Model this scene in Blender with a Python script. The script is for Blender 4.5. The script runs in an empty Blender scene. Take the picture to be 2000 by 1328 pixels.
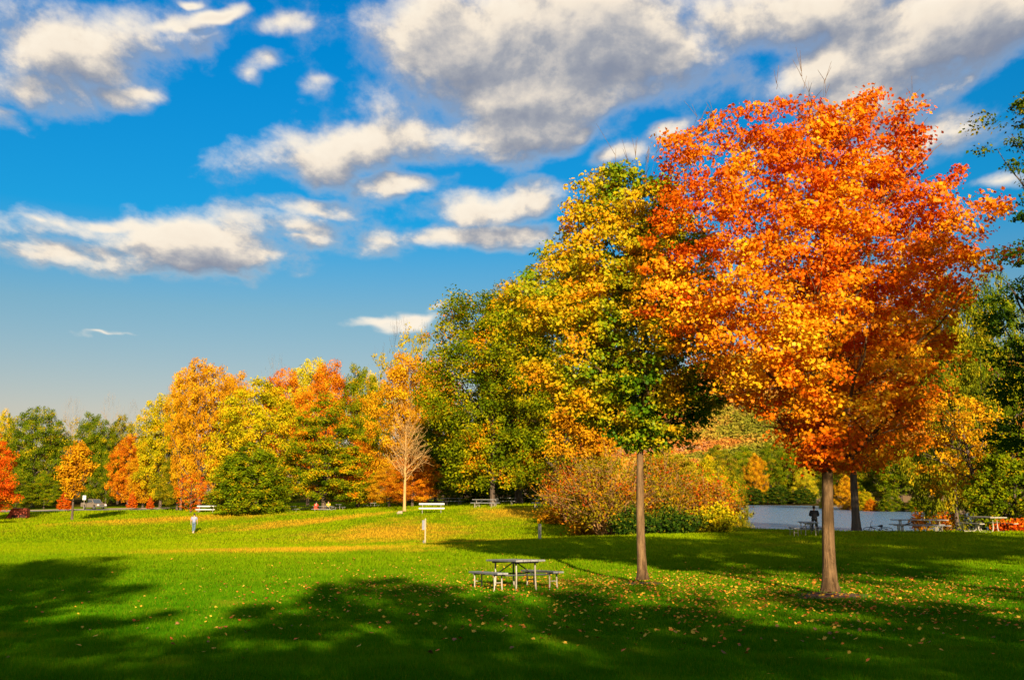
import bpy, math, random
import numpy as np
from mathutils import Vector, Matrix, Euler

SC = bpy.context.scene
COL = SC.collection
R = math.radians

# ------------------------------------------------------------------ camera
EYE = 2.5
PITCH = R(8.8)
FPX = 35.0 / 36.0 * 2000.0
cam_data = bpy.data.cameras.new('camera')
cam_data.lens = 35.0
cam_data.sensor_width = 36.0
cam_data.clip_start = 0.1
cam_data.clip_end = 9000.0
cam = bpy.data.objects.new('camera', cam_data)
COL.objects.link(cam)
cam.location = (0, 0, EYE)
cam.rotation_euler = (R(90) + PITCH, 0, 0)
SC.camera = cam

# ------------------------------------------------------------------ exposure
SC.view_settings.view_transform = 'Standard'
SC.view_settings.look = 'None'
SC.view_settings.gamma = 1.0
SC.view_settings.exposure = 1.05
SC.cycles.max_bounces = 6
SC.cycles.diffuse_bounces = 3
SC.cycles.glossy_bounces = 2
SC.cycles.transmission_bounces = 4
SC.cycles.transparent_max_bounces = 4
SC.cycles.caustics_reflective = False
SC.cycles.caustics_refractive = False
SC.cycles.sample_clamp_indirect = 6.0

# ------------------------------------------------------------------ sun
SUN_EL = R(18.0)
SUN_AZ = R(170.0)            # clockwise from +Y: low, behind the camera and a little to its right
to_sun = Vector((math.sin(SUN_AZ) * math.cos(SUN_EL), math.cos(SUN_AZ) * math.cos(SUN_EL), math.sin(SUN_EL)))
sun_l = bpy.data.lights.new('sun', 'SUN')
sun_l.energy = 5.0
sun_l.angle = R(0.5)
sun_l.color = (1.0, 0.83, 0.58)
sun_o = bpy.data.objects.new('sun', sun_l)
COL.objects.link(sun_o)
sun_o.rotation_euler = to_sun.to_track_quat('Z', 'Y').to_euler()
sun_o.location = (20, -80, 60)


# ------------------------------------------------------------------ pixel of the photograph -> direction / point
def ray(px, py):
    x = (px - 1000.0) / FPX
    y = (664.0 - py) / FPX
    return (x, math.cos(PITCH) - y * math.sin(PITCH), math.sin(PITCH) + y * math.cos(PITCH))


def at(px, py, d):
    r = ray(px, py)
    s = d / r[1]
    return (r[0] * s, d, EYE + r[2] * s)


def azel(px, py):
    r = ray(px, py)
    return (math.degrees(math.atan2(r[0], r[1])), math.degrees(math.atan2(r[2], math.hypot(r[0], r[1]))))


# ------------------------------------------------------------------ node helper
class NT:
    def __init__(self, tree):
        self.t = tree

    def n(self, kind, **kw):
        nd = self.t.nodes.new(kind)
        for k, v in kw.items():
            setattr(nd, k, v)
        return nd

    def put(self, sock, v):
        if v is None:
            return
        if isinstance(v, bpy.types.NodeSocket):
            self.t.links.new(v, sock)
        else:
            if isinstance(v, tuple) and sock.type == 'RGBA' and len(v) == 3:
                v = (*v, 1.0)
            sock.default_value = v

    def math(self, op, a, b=None, c=None, clamp=False):
        nd = self.n('ShaderNodeMath', operation=op, use_clamp=clamp)
        for i, v in enumerate((a, b, c)):
            self.put(nd.inputs[i], v)
        return nd.outputs[0]

    def vmath(self, op, a, b=None, out=0, scale=None):
        nd = self.n('ShaderNodeVectorMath', operation=op)
        self.put(nd.inputs[0], a)
        if b is not None:
            self.put(nd.inputs[1], b)
        if scale is not None:
            self.put(nd.inputs['Scale'], scale)
        return nd.outputs[out]

    def noise(self, vec, scale, detail=4, rough=0.5, dist=0.0, lac=2.0):
        nd = self.n('ShaderNodeTexNoise')
        self.put(nd.inputs['Vector'], vec)
        nd.inputs['Scale'].default_value = scale
        nd.inputs['Detail'].default_value = detail
        nd.inputs['Roughness'].default_value = rough
        nd.inputs['Lacunarity'].default_value = lac
        nd.inputs['Distortion'].default_value = dist
        return nd.outputs['Fac']

    def ramp(self, fac, stops, interp='LINEAR'):
        nd = self.n('ShaderNodeValToRGB')
        cr = nd.color_ramp
        cr.interpolation = interp
        while len(cr.elements) < len(stops):
            cr.elements.new(0.5)
        for e, (p, c) in zip(cr.elements, stops):
            e.position = p
            e.color = (*c, 1.0) if len(c) == 3 else c
        self.put(nd.inputs[0], fac)
        return nd.outputs[0]

    def mix(self, fac, a, b, mode='MIX'):
        nd = self.n('ShaderNodeMix', data_type='RGBA', blend_type=mode)
        self.put(nd.inputs[0], fac)
        self.put(nd.inputs[6], a)
        self.put(nd.inputs[7], b)
        return nd.outputs[2]

    def mapr(self, v, a, b, c=0.0, d=1.0, kind='SMOOTHSTEP'):
        nd = self.n('ShaderNodeMapRange', interpolation_type=kind)
        self.put(nd.inputs[0], v)
        for i, k in enumerate((a, b, c, d)):
            nd.inputs[i + 1].default_value = k
        return nd.outputs[0]

    def mapping(self, vec, loc, rot, scale, kind='TEXTURE'):
        nd = self.n('ShaderNodeMapping', vector_type=kind)
        self.put(nd.inputs['Vector'], vec)
        nd.inputs['Location'].default_value = loc
        nd.inputs['Rotation'].default_value = rot
        nd.inputs['Scale'].default_value = scale
        return nd.outputs[0]


# ------------------------------------------------------------------ sky with clouds
# banks of cumulus, each as (photo px, photo py, half width, half height, tilt, weight)
CLOUDS = [
    (130, 95, 235, 95, 6, 1), (60, 170, 150, 80, 0, 1), (285, 185, 75, 30, -5, .75), (25, 225, 120, 35, 0, .9),
    (430, 28, 90, 17, 17, .75), (355, 62, 32, 18, 20, .7), (560, 45, 85, 30, 18, .85), (495, 152, 60, 40, 10, .66),
    (365, 4, 30, 14, 0, .6),
    (900, 95, 330, 105, -3, 1.15), (1130, 60, 330, 110, 0, 1.15), (990, 195, 320, 75, 6, 1.1),
    (740, 285, 255, 62, 10, 1.1), (980, 255, 240, 62, 4, 1.05), (640, 320, 130, 32, 4, 1), (1300, 110, 110, 36, 17, .9), (1120, 265, 90, 26, 12, .8),
    (800, 365, 140, 28, 6, .8), (600, 400, 160, 28, 4, .8), (570, 460, 110, 22, 6, .75),
    (960, 400, 170, 45, 4, 1), (860, 465, 200, 36, 2, 1), (1010, 470, 160, 40, 0, .95),
    (205, 440, 100, 26, 4, .85), (70, 440, 95, 22, -4, .75),
    (330, 478, 380, 66, 0, .74), (130, 500, 200, 40, 0, .8), (440, 505, 220, 36, 2, .74), (560, 440, 230, 66, 6, .72), (120, 450, 190, 50, 0, .70), (760, 470, 220, 56, 0, .72),
    (330, 60, 160, 40, 20, .55), (520, 120, 110, 60, 10, .52), (640, 150, 90, 60, 0, .5), (230, 190, 150, 60, 0, .6),
    (790, 622, 130, 18, 10, .75), (870, 590, 70, 14, 16, .65), (210, 666, 150, 9, 0, .40),
    (1560, 34, 300, 78, 0, 1.25), (1830, 60, 320, 96, 0, 1.3), (1600, 135, 190, 66, 8, 1.15), (1710, 195, 170, 66, 0, 1.05), (1900, 150, 110, 40, 12, .9),
    (1820, 260, 180, 60, 0, 1), (1300, 262, 70, 26, 22, .75), (1200, 312, 120, 34, 8, .95),
    (1960, 360, 90, 24, 0, .7),
]
# unseen cloud banks added round the sky to whiten fill light in the shade: (azimuth, elevation, half width, half height, tilt, weight)
FILL_CLOUDS = [(62, 26, 24, 9, 0, 1), (95, 14, 30, 7, 3, 1), (120, 38, 32, 14, 0, 1.1), (165, 58, 45, 14, 0, 1.1), (150, 26, 26, 9, 0, 1), (-60, 30, 22, 9, 4, 1), (-95, 18, 32, 8, 0, 1), (-120, 42, 34, 14, 0, 1.1),
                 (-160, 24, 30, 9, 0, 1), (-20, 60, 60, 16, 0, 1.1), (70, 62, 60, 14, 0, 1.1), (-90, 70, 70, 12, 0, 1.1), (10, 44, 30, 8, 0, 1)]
world = bpy.data.worlds.new('World')
SC.world = world
world.use_nodes = True
world.node_tree.nodes.clear()
world.cycles.sampling_method = 'NONE'

dg_ = bpy.data.node_groups.new('cloud_density', 'ShaderNodeTree')
dg_.interface.new_socket('Angles', in_out='INPUT', socket_type='NodeSocketVector')
dg_.interface.new_socket('Density', in_out='OUTPUT', socket_type='NodeSocketFloat')
dg_.interface.new_socket('Billow', in_out='OUTPUT', socket_type='NodeSocketFloat')
g = NT(dg_)
gi = g.n('NodeGroupInput')
go = g.n('NodeGroupOutput')
ang = gi.outputs[0]
sep = g.n('ShaderNodeSeparateXYZ')
g.put(sep.inputs[0], ang)
# features shrink and flatten towards the horizon, as a level cloud deck does
shrink = g.math('DIVIDE', 14.0, g.math('ADD', g.math('MAXIMUM', sep.outputs[1], 0.0), 7.0))
cmb = g.n('ShaderNodeCombineXYZ')
g.put(cmb.inputs[0], g.math('MULTIPLY', sep.outputs[0], g.math('POWER', shrink, 0.35)))
g.put(cmb.inputs[1], g.math('MULTIPLY', g.math('LOGARITHM', g.math('ADD', g.math('MAXIMUM', sep.outputs[1], -4.0), 8.0), math.e), 30.0))
cmb.inputs[2].default_value = 3.7
n1 = g.noise(cmb.outputs[0], 0.16, 9, 0.54, 0.25)
n2 = g.noise(cmb.outputs[0], 0.62, 6, 0.6, 0.2)
wn = g.n('ShaderNodeTexNoise')
g.put(wn.inputs['Vector'], cmb.outputs[0])
wn.inputs['Scale'].default_value = 0.22
wn.inputs['Detail'].default_value = 3
warp = g.vmath('MULTIPLY', g.vmath('SUBTRACT', wn.outputs['Color'], (0.5, 0.5, 0.5)), (5.0, 3.0, 0.0))
ang = g.vmath('ADD', ang, warp)
acc = None
k = 0.0283
BANKS = [(*azel(px, py), hw * k * 1.05, hh * k * 1.1, tilt, wt) for (px, py, hw, hh, tilt, wt) in CLOUDS] + FILL_CLOUDS
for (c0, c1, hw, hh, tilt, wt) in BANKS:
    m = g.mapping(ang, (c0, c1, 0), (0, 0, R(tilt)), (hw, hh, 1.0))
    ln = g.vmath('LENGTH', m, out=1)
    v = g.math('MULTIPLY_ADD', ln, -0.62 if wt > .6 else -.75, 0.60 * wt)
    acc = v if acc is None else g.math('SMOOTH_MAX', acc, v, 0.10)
acc = g.math('MAXIMUM', acc, -0.5)
nn = g.math('MULTIPLY_ADD', g.math('SUBTRACT', n1, 0.5), 1.55, acc)
nn = g.math('MULTIPLY_ADD', g.math('SUBTRACT', n2, 0.5), 0.42, nn)
n3 = g.noise(cmb.outputs[0], 2.1, 5, 0.62, 0.3)
nn = g.math('MULTIPLY_ADD', g.math('SUBTRACT', n3, 0.5), 0.12, nn)
g.put(go.inputs[0], nn)
g.put(go.inputs[1], g.math('SUBTRACT', nn, acc))

w = NT(world.node_tree)
tc = w.n('ShaderNodeTexCoord')
sp = w.n('ShaderNodeSeparateXYZ')
w.put(sp.inputs[0], tc.outputs['Generated'])
az = w.math('MULTIPLY', w.math('ARCTAN2', sp.outputs[0], sp.outputs[1]), 180 / math.pi)
el = w.math('MULTIPLY', w.math('ARCSINE', sp.outputs[2]), 180 / math.pi)
av = w.n('ShaderNodeCombineXYZ')
w.put(av.inputs[0], az)
w.put(av.inputs[1], el)


def dens(off):
    gn = w.n('ShaderNodeGroup', node_tree=dg_)
    w.put(gn.inputs[0], w.vmath('ADD', av.outputs[0], off) if off else av.outputs[0])
    return gn.outputs


(d0, b0), (d1, b1) = dens(None)[:2], dens((-0.6, 1.2, 0))[:2]
alpha = w.mapr(d0, -0.10, 0.42)
lit = w.mapr(w.math('MULTIPLY_ADD', w.math('SUBTRACT', b0, b1), 0.50, w.math('SUBTRACT', d0, d1)), -0.50, 0.52)
thick = w.mapr(d0, 0.30, 0.85)
lit2 = w.math('MULTIPLY', lit, w.math('MULTIPLY_ADD', thick, -0.26, 1.0))
thin = w.mapr(d0, 0.04, 0.34, 1.0, 0.0)
lit3 = w.math('MAXIMUM', lit2, w.math('MULTIPLY', thin, 0.56), clamp=True)
SKY_STRENGTH = 0.05
CS = 1.0 / (SKY_STRENGTH * 2 ** 1.05)
cloud = w.ramp(lit3, [(0.0, (0.25, 0.285, 0.37)), (0.30, (0.38, 0.395, 0.44)), (0.58, (0.62, 0.58, 0.545)), (0.80, (0.92, 0.81, 0.67)), (1.0, (1.0, 0.90, 0.75))])
cloud = w.vmath('SCALE', cloud, scale=CS)
sky = w.n('ShaderNodeTexSky', sky_type='NISHITA')
sky.sun_disc = False
sky.sun_elevation = SUN_EL
sky.sun_rotation = SUN_AZ
sky.altitude = 200
sky.air_density = 1.0
sky.dust_density = 0.6
sky.ozone_density = 2.0
grad = w.ramp(w.mapr(el, 0.0, 34.0, kind='LINEAR'), [(0.0, (.74, .56, .54)), (.13, (.95, .72, .64)), (.30, (.60, .82, .82)), (.45, (.06, .88, 1.2)), (.75, (0.0, .95, 1.5)), (1.0, (0.0, .95, 1.6))])
skyc = w.mix(1.0, sky.outputs[0], grad, 'MULTIPLY')
final = w.mix(alpha, skyc, cloud)
bg = w.n('ShaderNodeBackground')
w.put(bg.inputs[0], final)
bg.inputs[1].default_value = SKY_STRENGTH
wo = w.n('ShaderNodeOutputWorld')
world.node_tree.links.new(bg.outputs[0], wo.inputs[0])


# ====================================================================== helpers
def mesh_np(name, V, Fs, mat=None, smooth=False, tone=None):
    """V (n,3); Fs: list of int arrays (m,k); tone: per-face leaf ripeness 0..1, with light and shade put in for some crowns"""
    me = bpy.data.meshes.new(name)
    V = np.asarray(V, dtype=np.float32)
    Fs = [np.asarray(f, dtype=np.int32) for f in Fs if len(f)]
    me.vertices.add(len(V))
    me.vertices.foreach_set('co', V.ravel())
    loops = np.concatenate([f.ravel() for f in Fs])
    starts, s = [], 0
    for f in Fs:
        m, k = f.shape
        starts.append(s + np.arange(m, dtype=np.int32) * k)
        s += m * k
    starts = np.concatenate(starts).astype(np.int32)
    me.loops.add(len(loops))
    me.loops.foreach_set('vertex_index', loops)
    me.polygons.add(len(starts))
    me.polygons.foreach_set('loop_start', starts)
    me.polygons.foreach_set('use_smooth', np.full(len(starts), smooth, dtype=bool))
    me.update(calc_edges=True)
    if tone is not None:
        a = me.attributes.new('tone', 'FLOAT', 'FACE')
        a.data.foreach_set('value', np.asarray(tone, dtype=np.float32))
    if mat:
        me.materials.append(mat)
    return me


def link(name, me, parent=None, loc=None):
    o = bpy.data.objects.new(name, me)
    COL.objects.link(o)
    if parent:
        o.parent = parent
    if loc is not None:
        o.location = loc
    return o


def tag(o, label, cat, group=None, kind=None):
    if label:
        o['label'] = label
    if cat:
        o['category'] = cat
    if group:
        o['group'] = group
    if kind:
        o['kind'] = kind
    return o


def empty(name, loc, rz=0.0):
    o = bpy.data.objects.new(name, None)
    COL.objects.link(o)
    o.location = loc
    o.rotation_euler = (0, 0, rz)
    o.empty_display_size = 0.3
    return o


def copy_tree(o, parent=None):
    c = o.copy()
    COL.objects.link(c)
    c.parent = parent
    for ch in list(o.children):
        copy_tree(ch, c)
    return c


class WaveNoise:
    """smooth pseudo noise, about -1..1, from summed plane waves"""

    def __init__(self, seed, scale, n=14):
        r = np.random.default_rng(seed)
        d = r.normal(size=(n, 3))
        d /= np.linalg.norm(d, axis=1)[:, None]
        self.k = d * (2 * np.pi / scale) * r.uniform(0.6, 1.7, n)[:, None]
        self.p = r.uniform(0, 2 * np.pi, n)
        self.n = n

    def __call__(self, P):
        return np.sin(np.asarray(P) @ self.k.T + self.p).sum(1) / math.sqrt(self.n) * 1.1


class Wood:
    def __init__(self):
        self.V, self.F, self.n = [], [], 0
        self.S, self.SR, self.J = [], [], []
        self.A, self.AI = [], []

    def add(self, P, rad, k=6, sample=True):
        P = np.asarray(P, float)
        rad = np.broadcast_to(np.asarray(rad, float), (len(P),))
        T = np.gradient(P, axis=0)
        T /= np.linalg.norm(T, axis=1)[:, None] + 1e-9
        ref = np.array([0.0, 0, 1]) if abs(T[:, 2]).mean() < 0.75 else np.array([1.0, 0.13, 0])
        A = np.cross(T, ref)
        A /= np.linalg.norm(A, axis=1)[:, None] + 1e-9
        B = np.cross(T, A)
        th = np.arange(k) / k * 2 * np.pi
        ring = P[:, None] + rad[:, None, None] * (np.cos(th)[None, :, None] * A[:, None] + np.sin(th)[None, :, None] * B[:, None])
        self.V.append(ring.reshape(-1, 3))
        m = len(P)
        i = (np.arange(m - 1)[:, None] * k + np.arange(k)[None]).ravel() + self.n
        j = (np.arange(m - 1)[:, None] * k + (np.arange(k)[None] + 1) % k).ravel() + self.n
        self.F.append(np.stack([i, j, j + k, i + k], 1))
        if self.A:                              # graft the branch onto the nearest wood so the tree is one piece
            best = (1e9, 0)
            for a_, s_ in zip(self.A, self.AI):
                q = ((a_ - ring[0, 0]) ** 2).sum(1)
                j_ = int(np.argmin(q))
                if q[j_] < best[0]:
                    best = (q[j_], s_ + j_)
            self.J.append((self.n, self.n + 1, best[1]))
        if sample or not self.A:
            self.A.append(ring.reshape(-1, 3))
            self.AI.append(self.n)
            if len(self.A) > 24:
                pass
        self.n += m * k
        if sample:
            self.S.append(P)
            self.SR.append(rad)

    def mesh(self, name, mat):
        return mesh_np(name, np.concatenate(self.V), [np.concatenate(self.F), np.array(self.J).reshape(-1, 3)], mat, True)


def bez(a, b, c, n=8):
    t = np.linspace(0, 1, n)[:, None]
    return (1 - t) ** 2 * a + 2 * t * (1 - t) * b + t ** 2 * c


MAPLE = np.array([(0, 0), (.30, .04), (.24, .20), (.56, .40), (.29, .50), (.33, .68), (.13, .62), (0, 1.0),
                  (-.13, .62), (-.33, .68), (-.29, .50), (-.56, .40), (-.24, .20), (-.30, .04)])
OVAL = np.array([(0, 0), (.32, .35), (0, 1.0), (-.32, .35)])
TUFT = np.array([(-.5, 0), (.42, .12), (.5, .9), (-.35, 1.0)])


def leaves_mesh(name, rng, pos, outward, size, shape, tone, mat, up=0.5, rnd=0.8, droop=0.5):
    """one small curled face per leaf"""
    n = len(pos)
    nrm = outward * 0.55 + np.array([0, 0, up]) + rng.normal(size=(n, 3)) * rnd
    nrm /= np.linalg.norm(nrm, axis=1)[:, None] + 1e-9
    d = rng.normal(size=(n, 3)) + outward * 0.5 - np.array([0, 0, droop])
    d -= nrm * (d * nrm).sum(1)[:, None]
    d /= np.linalg.norm(d, axis=1)[:, None] + 1e-9
    s = np.cross(d, nrm)
    sz = size * rng.uniform(0.5, 1.4, n)
    tpl = {'maple': MAPLE, 'oval': OVAL, 'tuft': TUFT}[shape]
    k = len(tpl)
    x, y = tpl[:, 0], tpl[:, 1]
    curl = rng.uniform(-0.1, 0.5, n)
    z = -(np.abs(x)[None] * 0.5 + (y[None] - 0.2) ** 2 * 0.5) * curl[:, None]
    V = pos[:, None] + sz[:, None, None] * (x[None, :, None] * s[:, None] + (y - 0.4)[None, :, None] * d[:, None] + z[..., None] * nrm[:, None])
    F = np.arange(n * k).reshape(n, k)
    return mesh_np(name, V.reshape(-1, 3), [F], mat, False, tone)


# ====================================================================== materials
MATS = {}


def new_mat(name):
    m = bpy.data.materials.new(name)
    m.use_nodes = True
    m.node_tree.nodes.clear()
    MATS[name] = m
    return m, NT(m.node_tree)


def out_surf(m, nt, sh):
    o = nt.n('ShaderNodeOutputMaterial')
    m.node_tree.links.new(sh, o.inputs['Surface'])
    return o


def leaf_mat(name, stops, trans=0.28, gloss=0.0):
    m, nt = new_mat(name)
    a = nt.n('ShaderNodeAttribute', attribute_name='tone')
    c = nt.ramp(a.outputs['Fac'], stops)
    df = nt.n('ShaderNodeBsdfDiffuse')
    nt.put(df.inputs[0], c)
    tr = nt.n('ShaderNodeBsdfTranslucent')
    nt.put(tr.inputs[0], c)
    mx = nt.n('ShaderNodeMixShader')
    mx.inputs[0].default_value = trans
    m.node_tree.links.new(df.outputs[0], mx.inputs[1])
    m.node_tree.links.new(tr.outputs[0], mx.inputs[2])
    sh = mx.outputs[0]
    if gloss:
        gl = nt.n('ShaderNodeBsdfGlossy')
        gl.inputs['Roughness'].default_value = 0.42
        gl.inputs[0].default_value = (1, 1, 1, 1)
        m2 = nt.n('ShaderNodeMixShader')
        m2.inputs[0].default_value = gloss
        m.node_tree.links.new(sh, m2.inputs[1])
        m.node_tree.links.new(gl.outputs[0], m2.inputs[2])
        sh = m2.outputs[0]
    out_surf(m, nt, sh)
    return m


def principled(nt, color, rough=0.6, metal=0.0, normal=None, spec=0.4):
    b = nt.n('ShaderNodeBsdfPrincipled')
    nt.put(b.inputs['Base Color'], color)
    nt.put(b.inputs['Roughness'], rough)
    nt.put(b.inputs['Metallic'], metal)
    b.inputs['Specular IOR Level'].default_value = spec
    if normal is not None:
        nt.put(b.inputs['Normal'], normal)
    return b


def bump(nt, h, strength, dist):
    b = nt.n('ShaderNodeBump')
    b.inputs['Strength'].default_value = strength
    b.inputs['Distance'].default_value = dist
    nt.put(b.inputs['Height'], h)
    return b.outputs[0]


def simple_mat(name, col, rough=0.6, metal=0.0, var=0.15, scale=6.0, spec=0.4):
    """paint, metal or cloth with uneven wear"""
    m, nt = new_mat(name)
    tc_ = nt.n('ShaderNodeTexCoord')
    n_ = nt.noise(tc_.outputs['Object'], scale, 5, 0.6)
    lo = tuple(c * (1 - var) for c in col)
    hi = tuple(min(1, c * (1 + var)) for c in col)
    c_ = nt.ramp(n_, [(0.3, lo), (0.7, hi)])
    b = principled(nt, c_, rough, metal, bump(nt, n_, 0.15, 0.01), spec)
    out_surf(m, nt, b.outputs[0])
    return m


def bark_mat(name, dark, light, scale=1.0):
    m, nt = new_mat(name)
    tc_ = nt.n('ShaderNodeTexCoord')
    mp = nt.mapping(tc_.outputs['Object'], (0, 0, 0), (0, 0, 0), (4.2 * scale, 4.2 * scale, .6 * scale), 'POINT')
    n_ = nt.noise(mp, 2.2, 7, 0.68, 0.4)
    n2 = nt.noise(tc_.outputs['Object'], 1.3, 4, 0.6)
    c_ = nt.ramp(n_, [(0.36, dark), (0.62, light)])
    c_ = nt.mix(nt.mapr(n2, 0.42, 0.72, 0.0, 0.7), c_, tuple(x * 0.5 for x in light))
    n3_ = nt.noise(tc_.outputs['Object'], 5.5, 5, 0.7, 0.6)
    c_ = nt.mix(nt.mapr(n3_, 0.56, 0.72, 0.0, 0.5), c_, tuple(min(1, x * 1.35) for x in light))
    b = principled(nt, c_, 0.9, 0, bump(nt, n_, 1.0, 0.08), 0.15)
    out_surf(m, nt, b.outputs[0])
    return m


BARK = bark_mat('maple_bark', (0.062, 0.033, 0.014), (0.25, 0.145, 0.062))
BARK_DARK = bark_mat('dark_bark', (0.05, 0.035, 0.025), (0.16, 0.11, 0.075))
BARK_PALE = bark_mat('pale_bark', (0.25, 0.145, 0.06), (0.50, 0.33, 0.16))
BARK_WARM = bark_mat('warm_twig_bark', (0.40, 0.20, 0.06), (0.64, 0.38, 0.13))
BARK_BUSH = bark_mat('bush_stem_bark', (0.26, 0.12, 0.04), (0.50, 0.26, 0.09))
TWIG_RED = simple_mat('red_twig', (0.30, 0.10, 0.06), 0.7)

# leaf colours: dark end of each ramp to its brightest leaves
L_ORANGE = leaf_mat('orange_maple_leaf', [(0, (.26, .016, .002)), (.25, (.56, .062, .002)), (.48, (.78, .150, .003)), (.74, (.84, .29, .005)), (1, (.84, .48, .012))], .30, .004)
L_GOLD = leaf_mat('gold_green_maple_leaf', [(0, (.035, .10, .003)), (.25, (.11, .22, .004)), (.47, (.38, .36, .006)), (.70, (.66, .38, .006)), (1, (.72, .26, .006))], .30, .004)
L_OAKG = leaf_mat('green_turning_leaf', [(0, (.035, .065, .002)), (.35, (.11, .155, .003)), (.65, (.27, .26, .004)), (.88, (.48, .31, .005)), (1, (.58, .19, .004))], .25)
L_GREEN = leaf_mat('green_leaf', [(0, (.035, .068, .003)), (.5, (.11, .155, .004)), (.85, (.23, .23, .005)), (1, (.42, .29, .006))], .22)
L_OLIVE = leaf_mat('olive_leaf', [(0, (.05, .075, .004)), (.5, (.17, .17, .005)), (.85, (.36, .27, .006)), (1, (.50, .30, .008))], .22)
L_YELL = leaf_mat('yellow_leaf', [(0, (.18, .19, .006)), (.45, (.46, .40, .010)), (.8, (.68, .50, .014)), (1, (.72, .42, .012))], .25)
L_YGRN = leaf_mat('yellow_green_leaf', [(0, (.13, .13, .004)), (.35, (.34, .31, .005)), (.7, (.60, .44, .006)), (1, (.62, .32, .007))], .25)
L_AMBER = leaf_mat('amber_leaf', [(0, (.30, .11, .005)), (.4, (.56, .24, .006)), (.75, (.68, .33, .007)), (1, (.66, .42, .010))], .25)
L_BURNT = leaf_mat('burnt_orange_leaf', [(0, (.28, .06, .004)), (.45, (.58, .15, .005)), (.8, (.70, .25, .006)), (1, (.68, .36, .010))], .25)
L_RED = leaf_mat('red_leaf', [(0, (.32, .025, .004)), (.5, (.66, .085, .005)), (.85, (.76, .17, .006)), (1, (.74, .30, .010))], .25)
L_YEW = leaf_mat('yew_leaf', [(0, (.05, .085, .003)), (.5, (.14, .19, .003)), (.85, (.26, .26, .004)), (1, (.42, .26, .005))], .2)
L_SUMAC = leaf_mat('sumac_leaf', [(0, (.14, .12, .004)), (.4, (.32, .22, .006)), (.66, (.42, .16, .006)), (1, (.46, .065, .006))], .25)
L_SUMACR = leaf_mat('red_sumac_leaf', [(0, (.22, .15, .006)), (.35, (.46, .19, .006)), (.7, (.52, .11, .006)), (1, (.48, .05, .006))], .25)
L_PALE = leaf_mat('pale_olive_leaf', [(0, (.14, .15, .006)), (.5, (.36, .28, .009)), (1, (.56, .36, .012))], .25)
L_DARKF = leaf_mat('dark_hemlock_needle', [(0, (.012, .034, .004)), (.5, (.035, .075, .005)), (.85, (.10, .13, .006)), (1, (.30, .22, .008))], .2)


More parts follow.
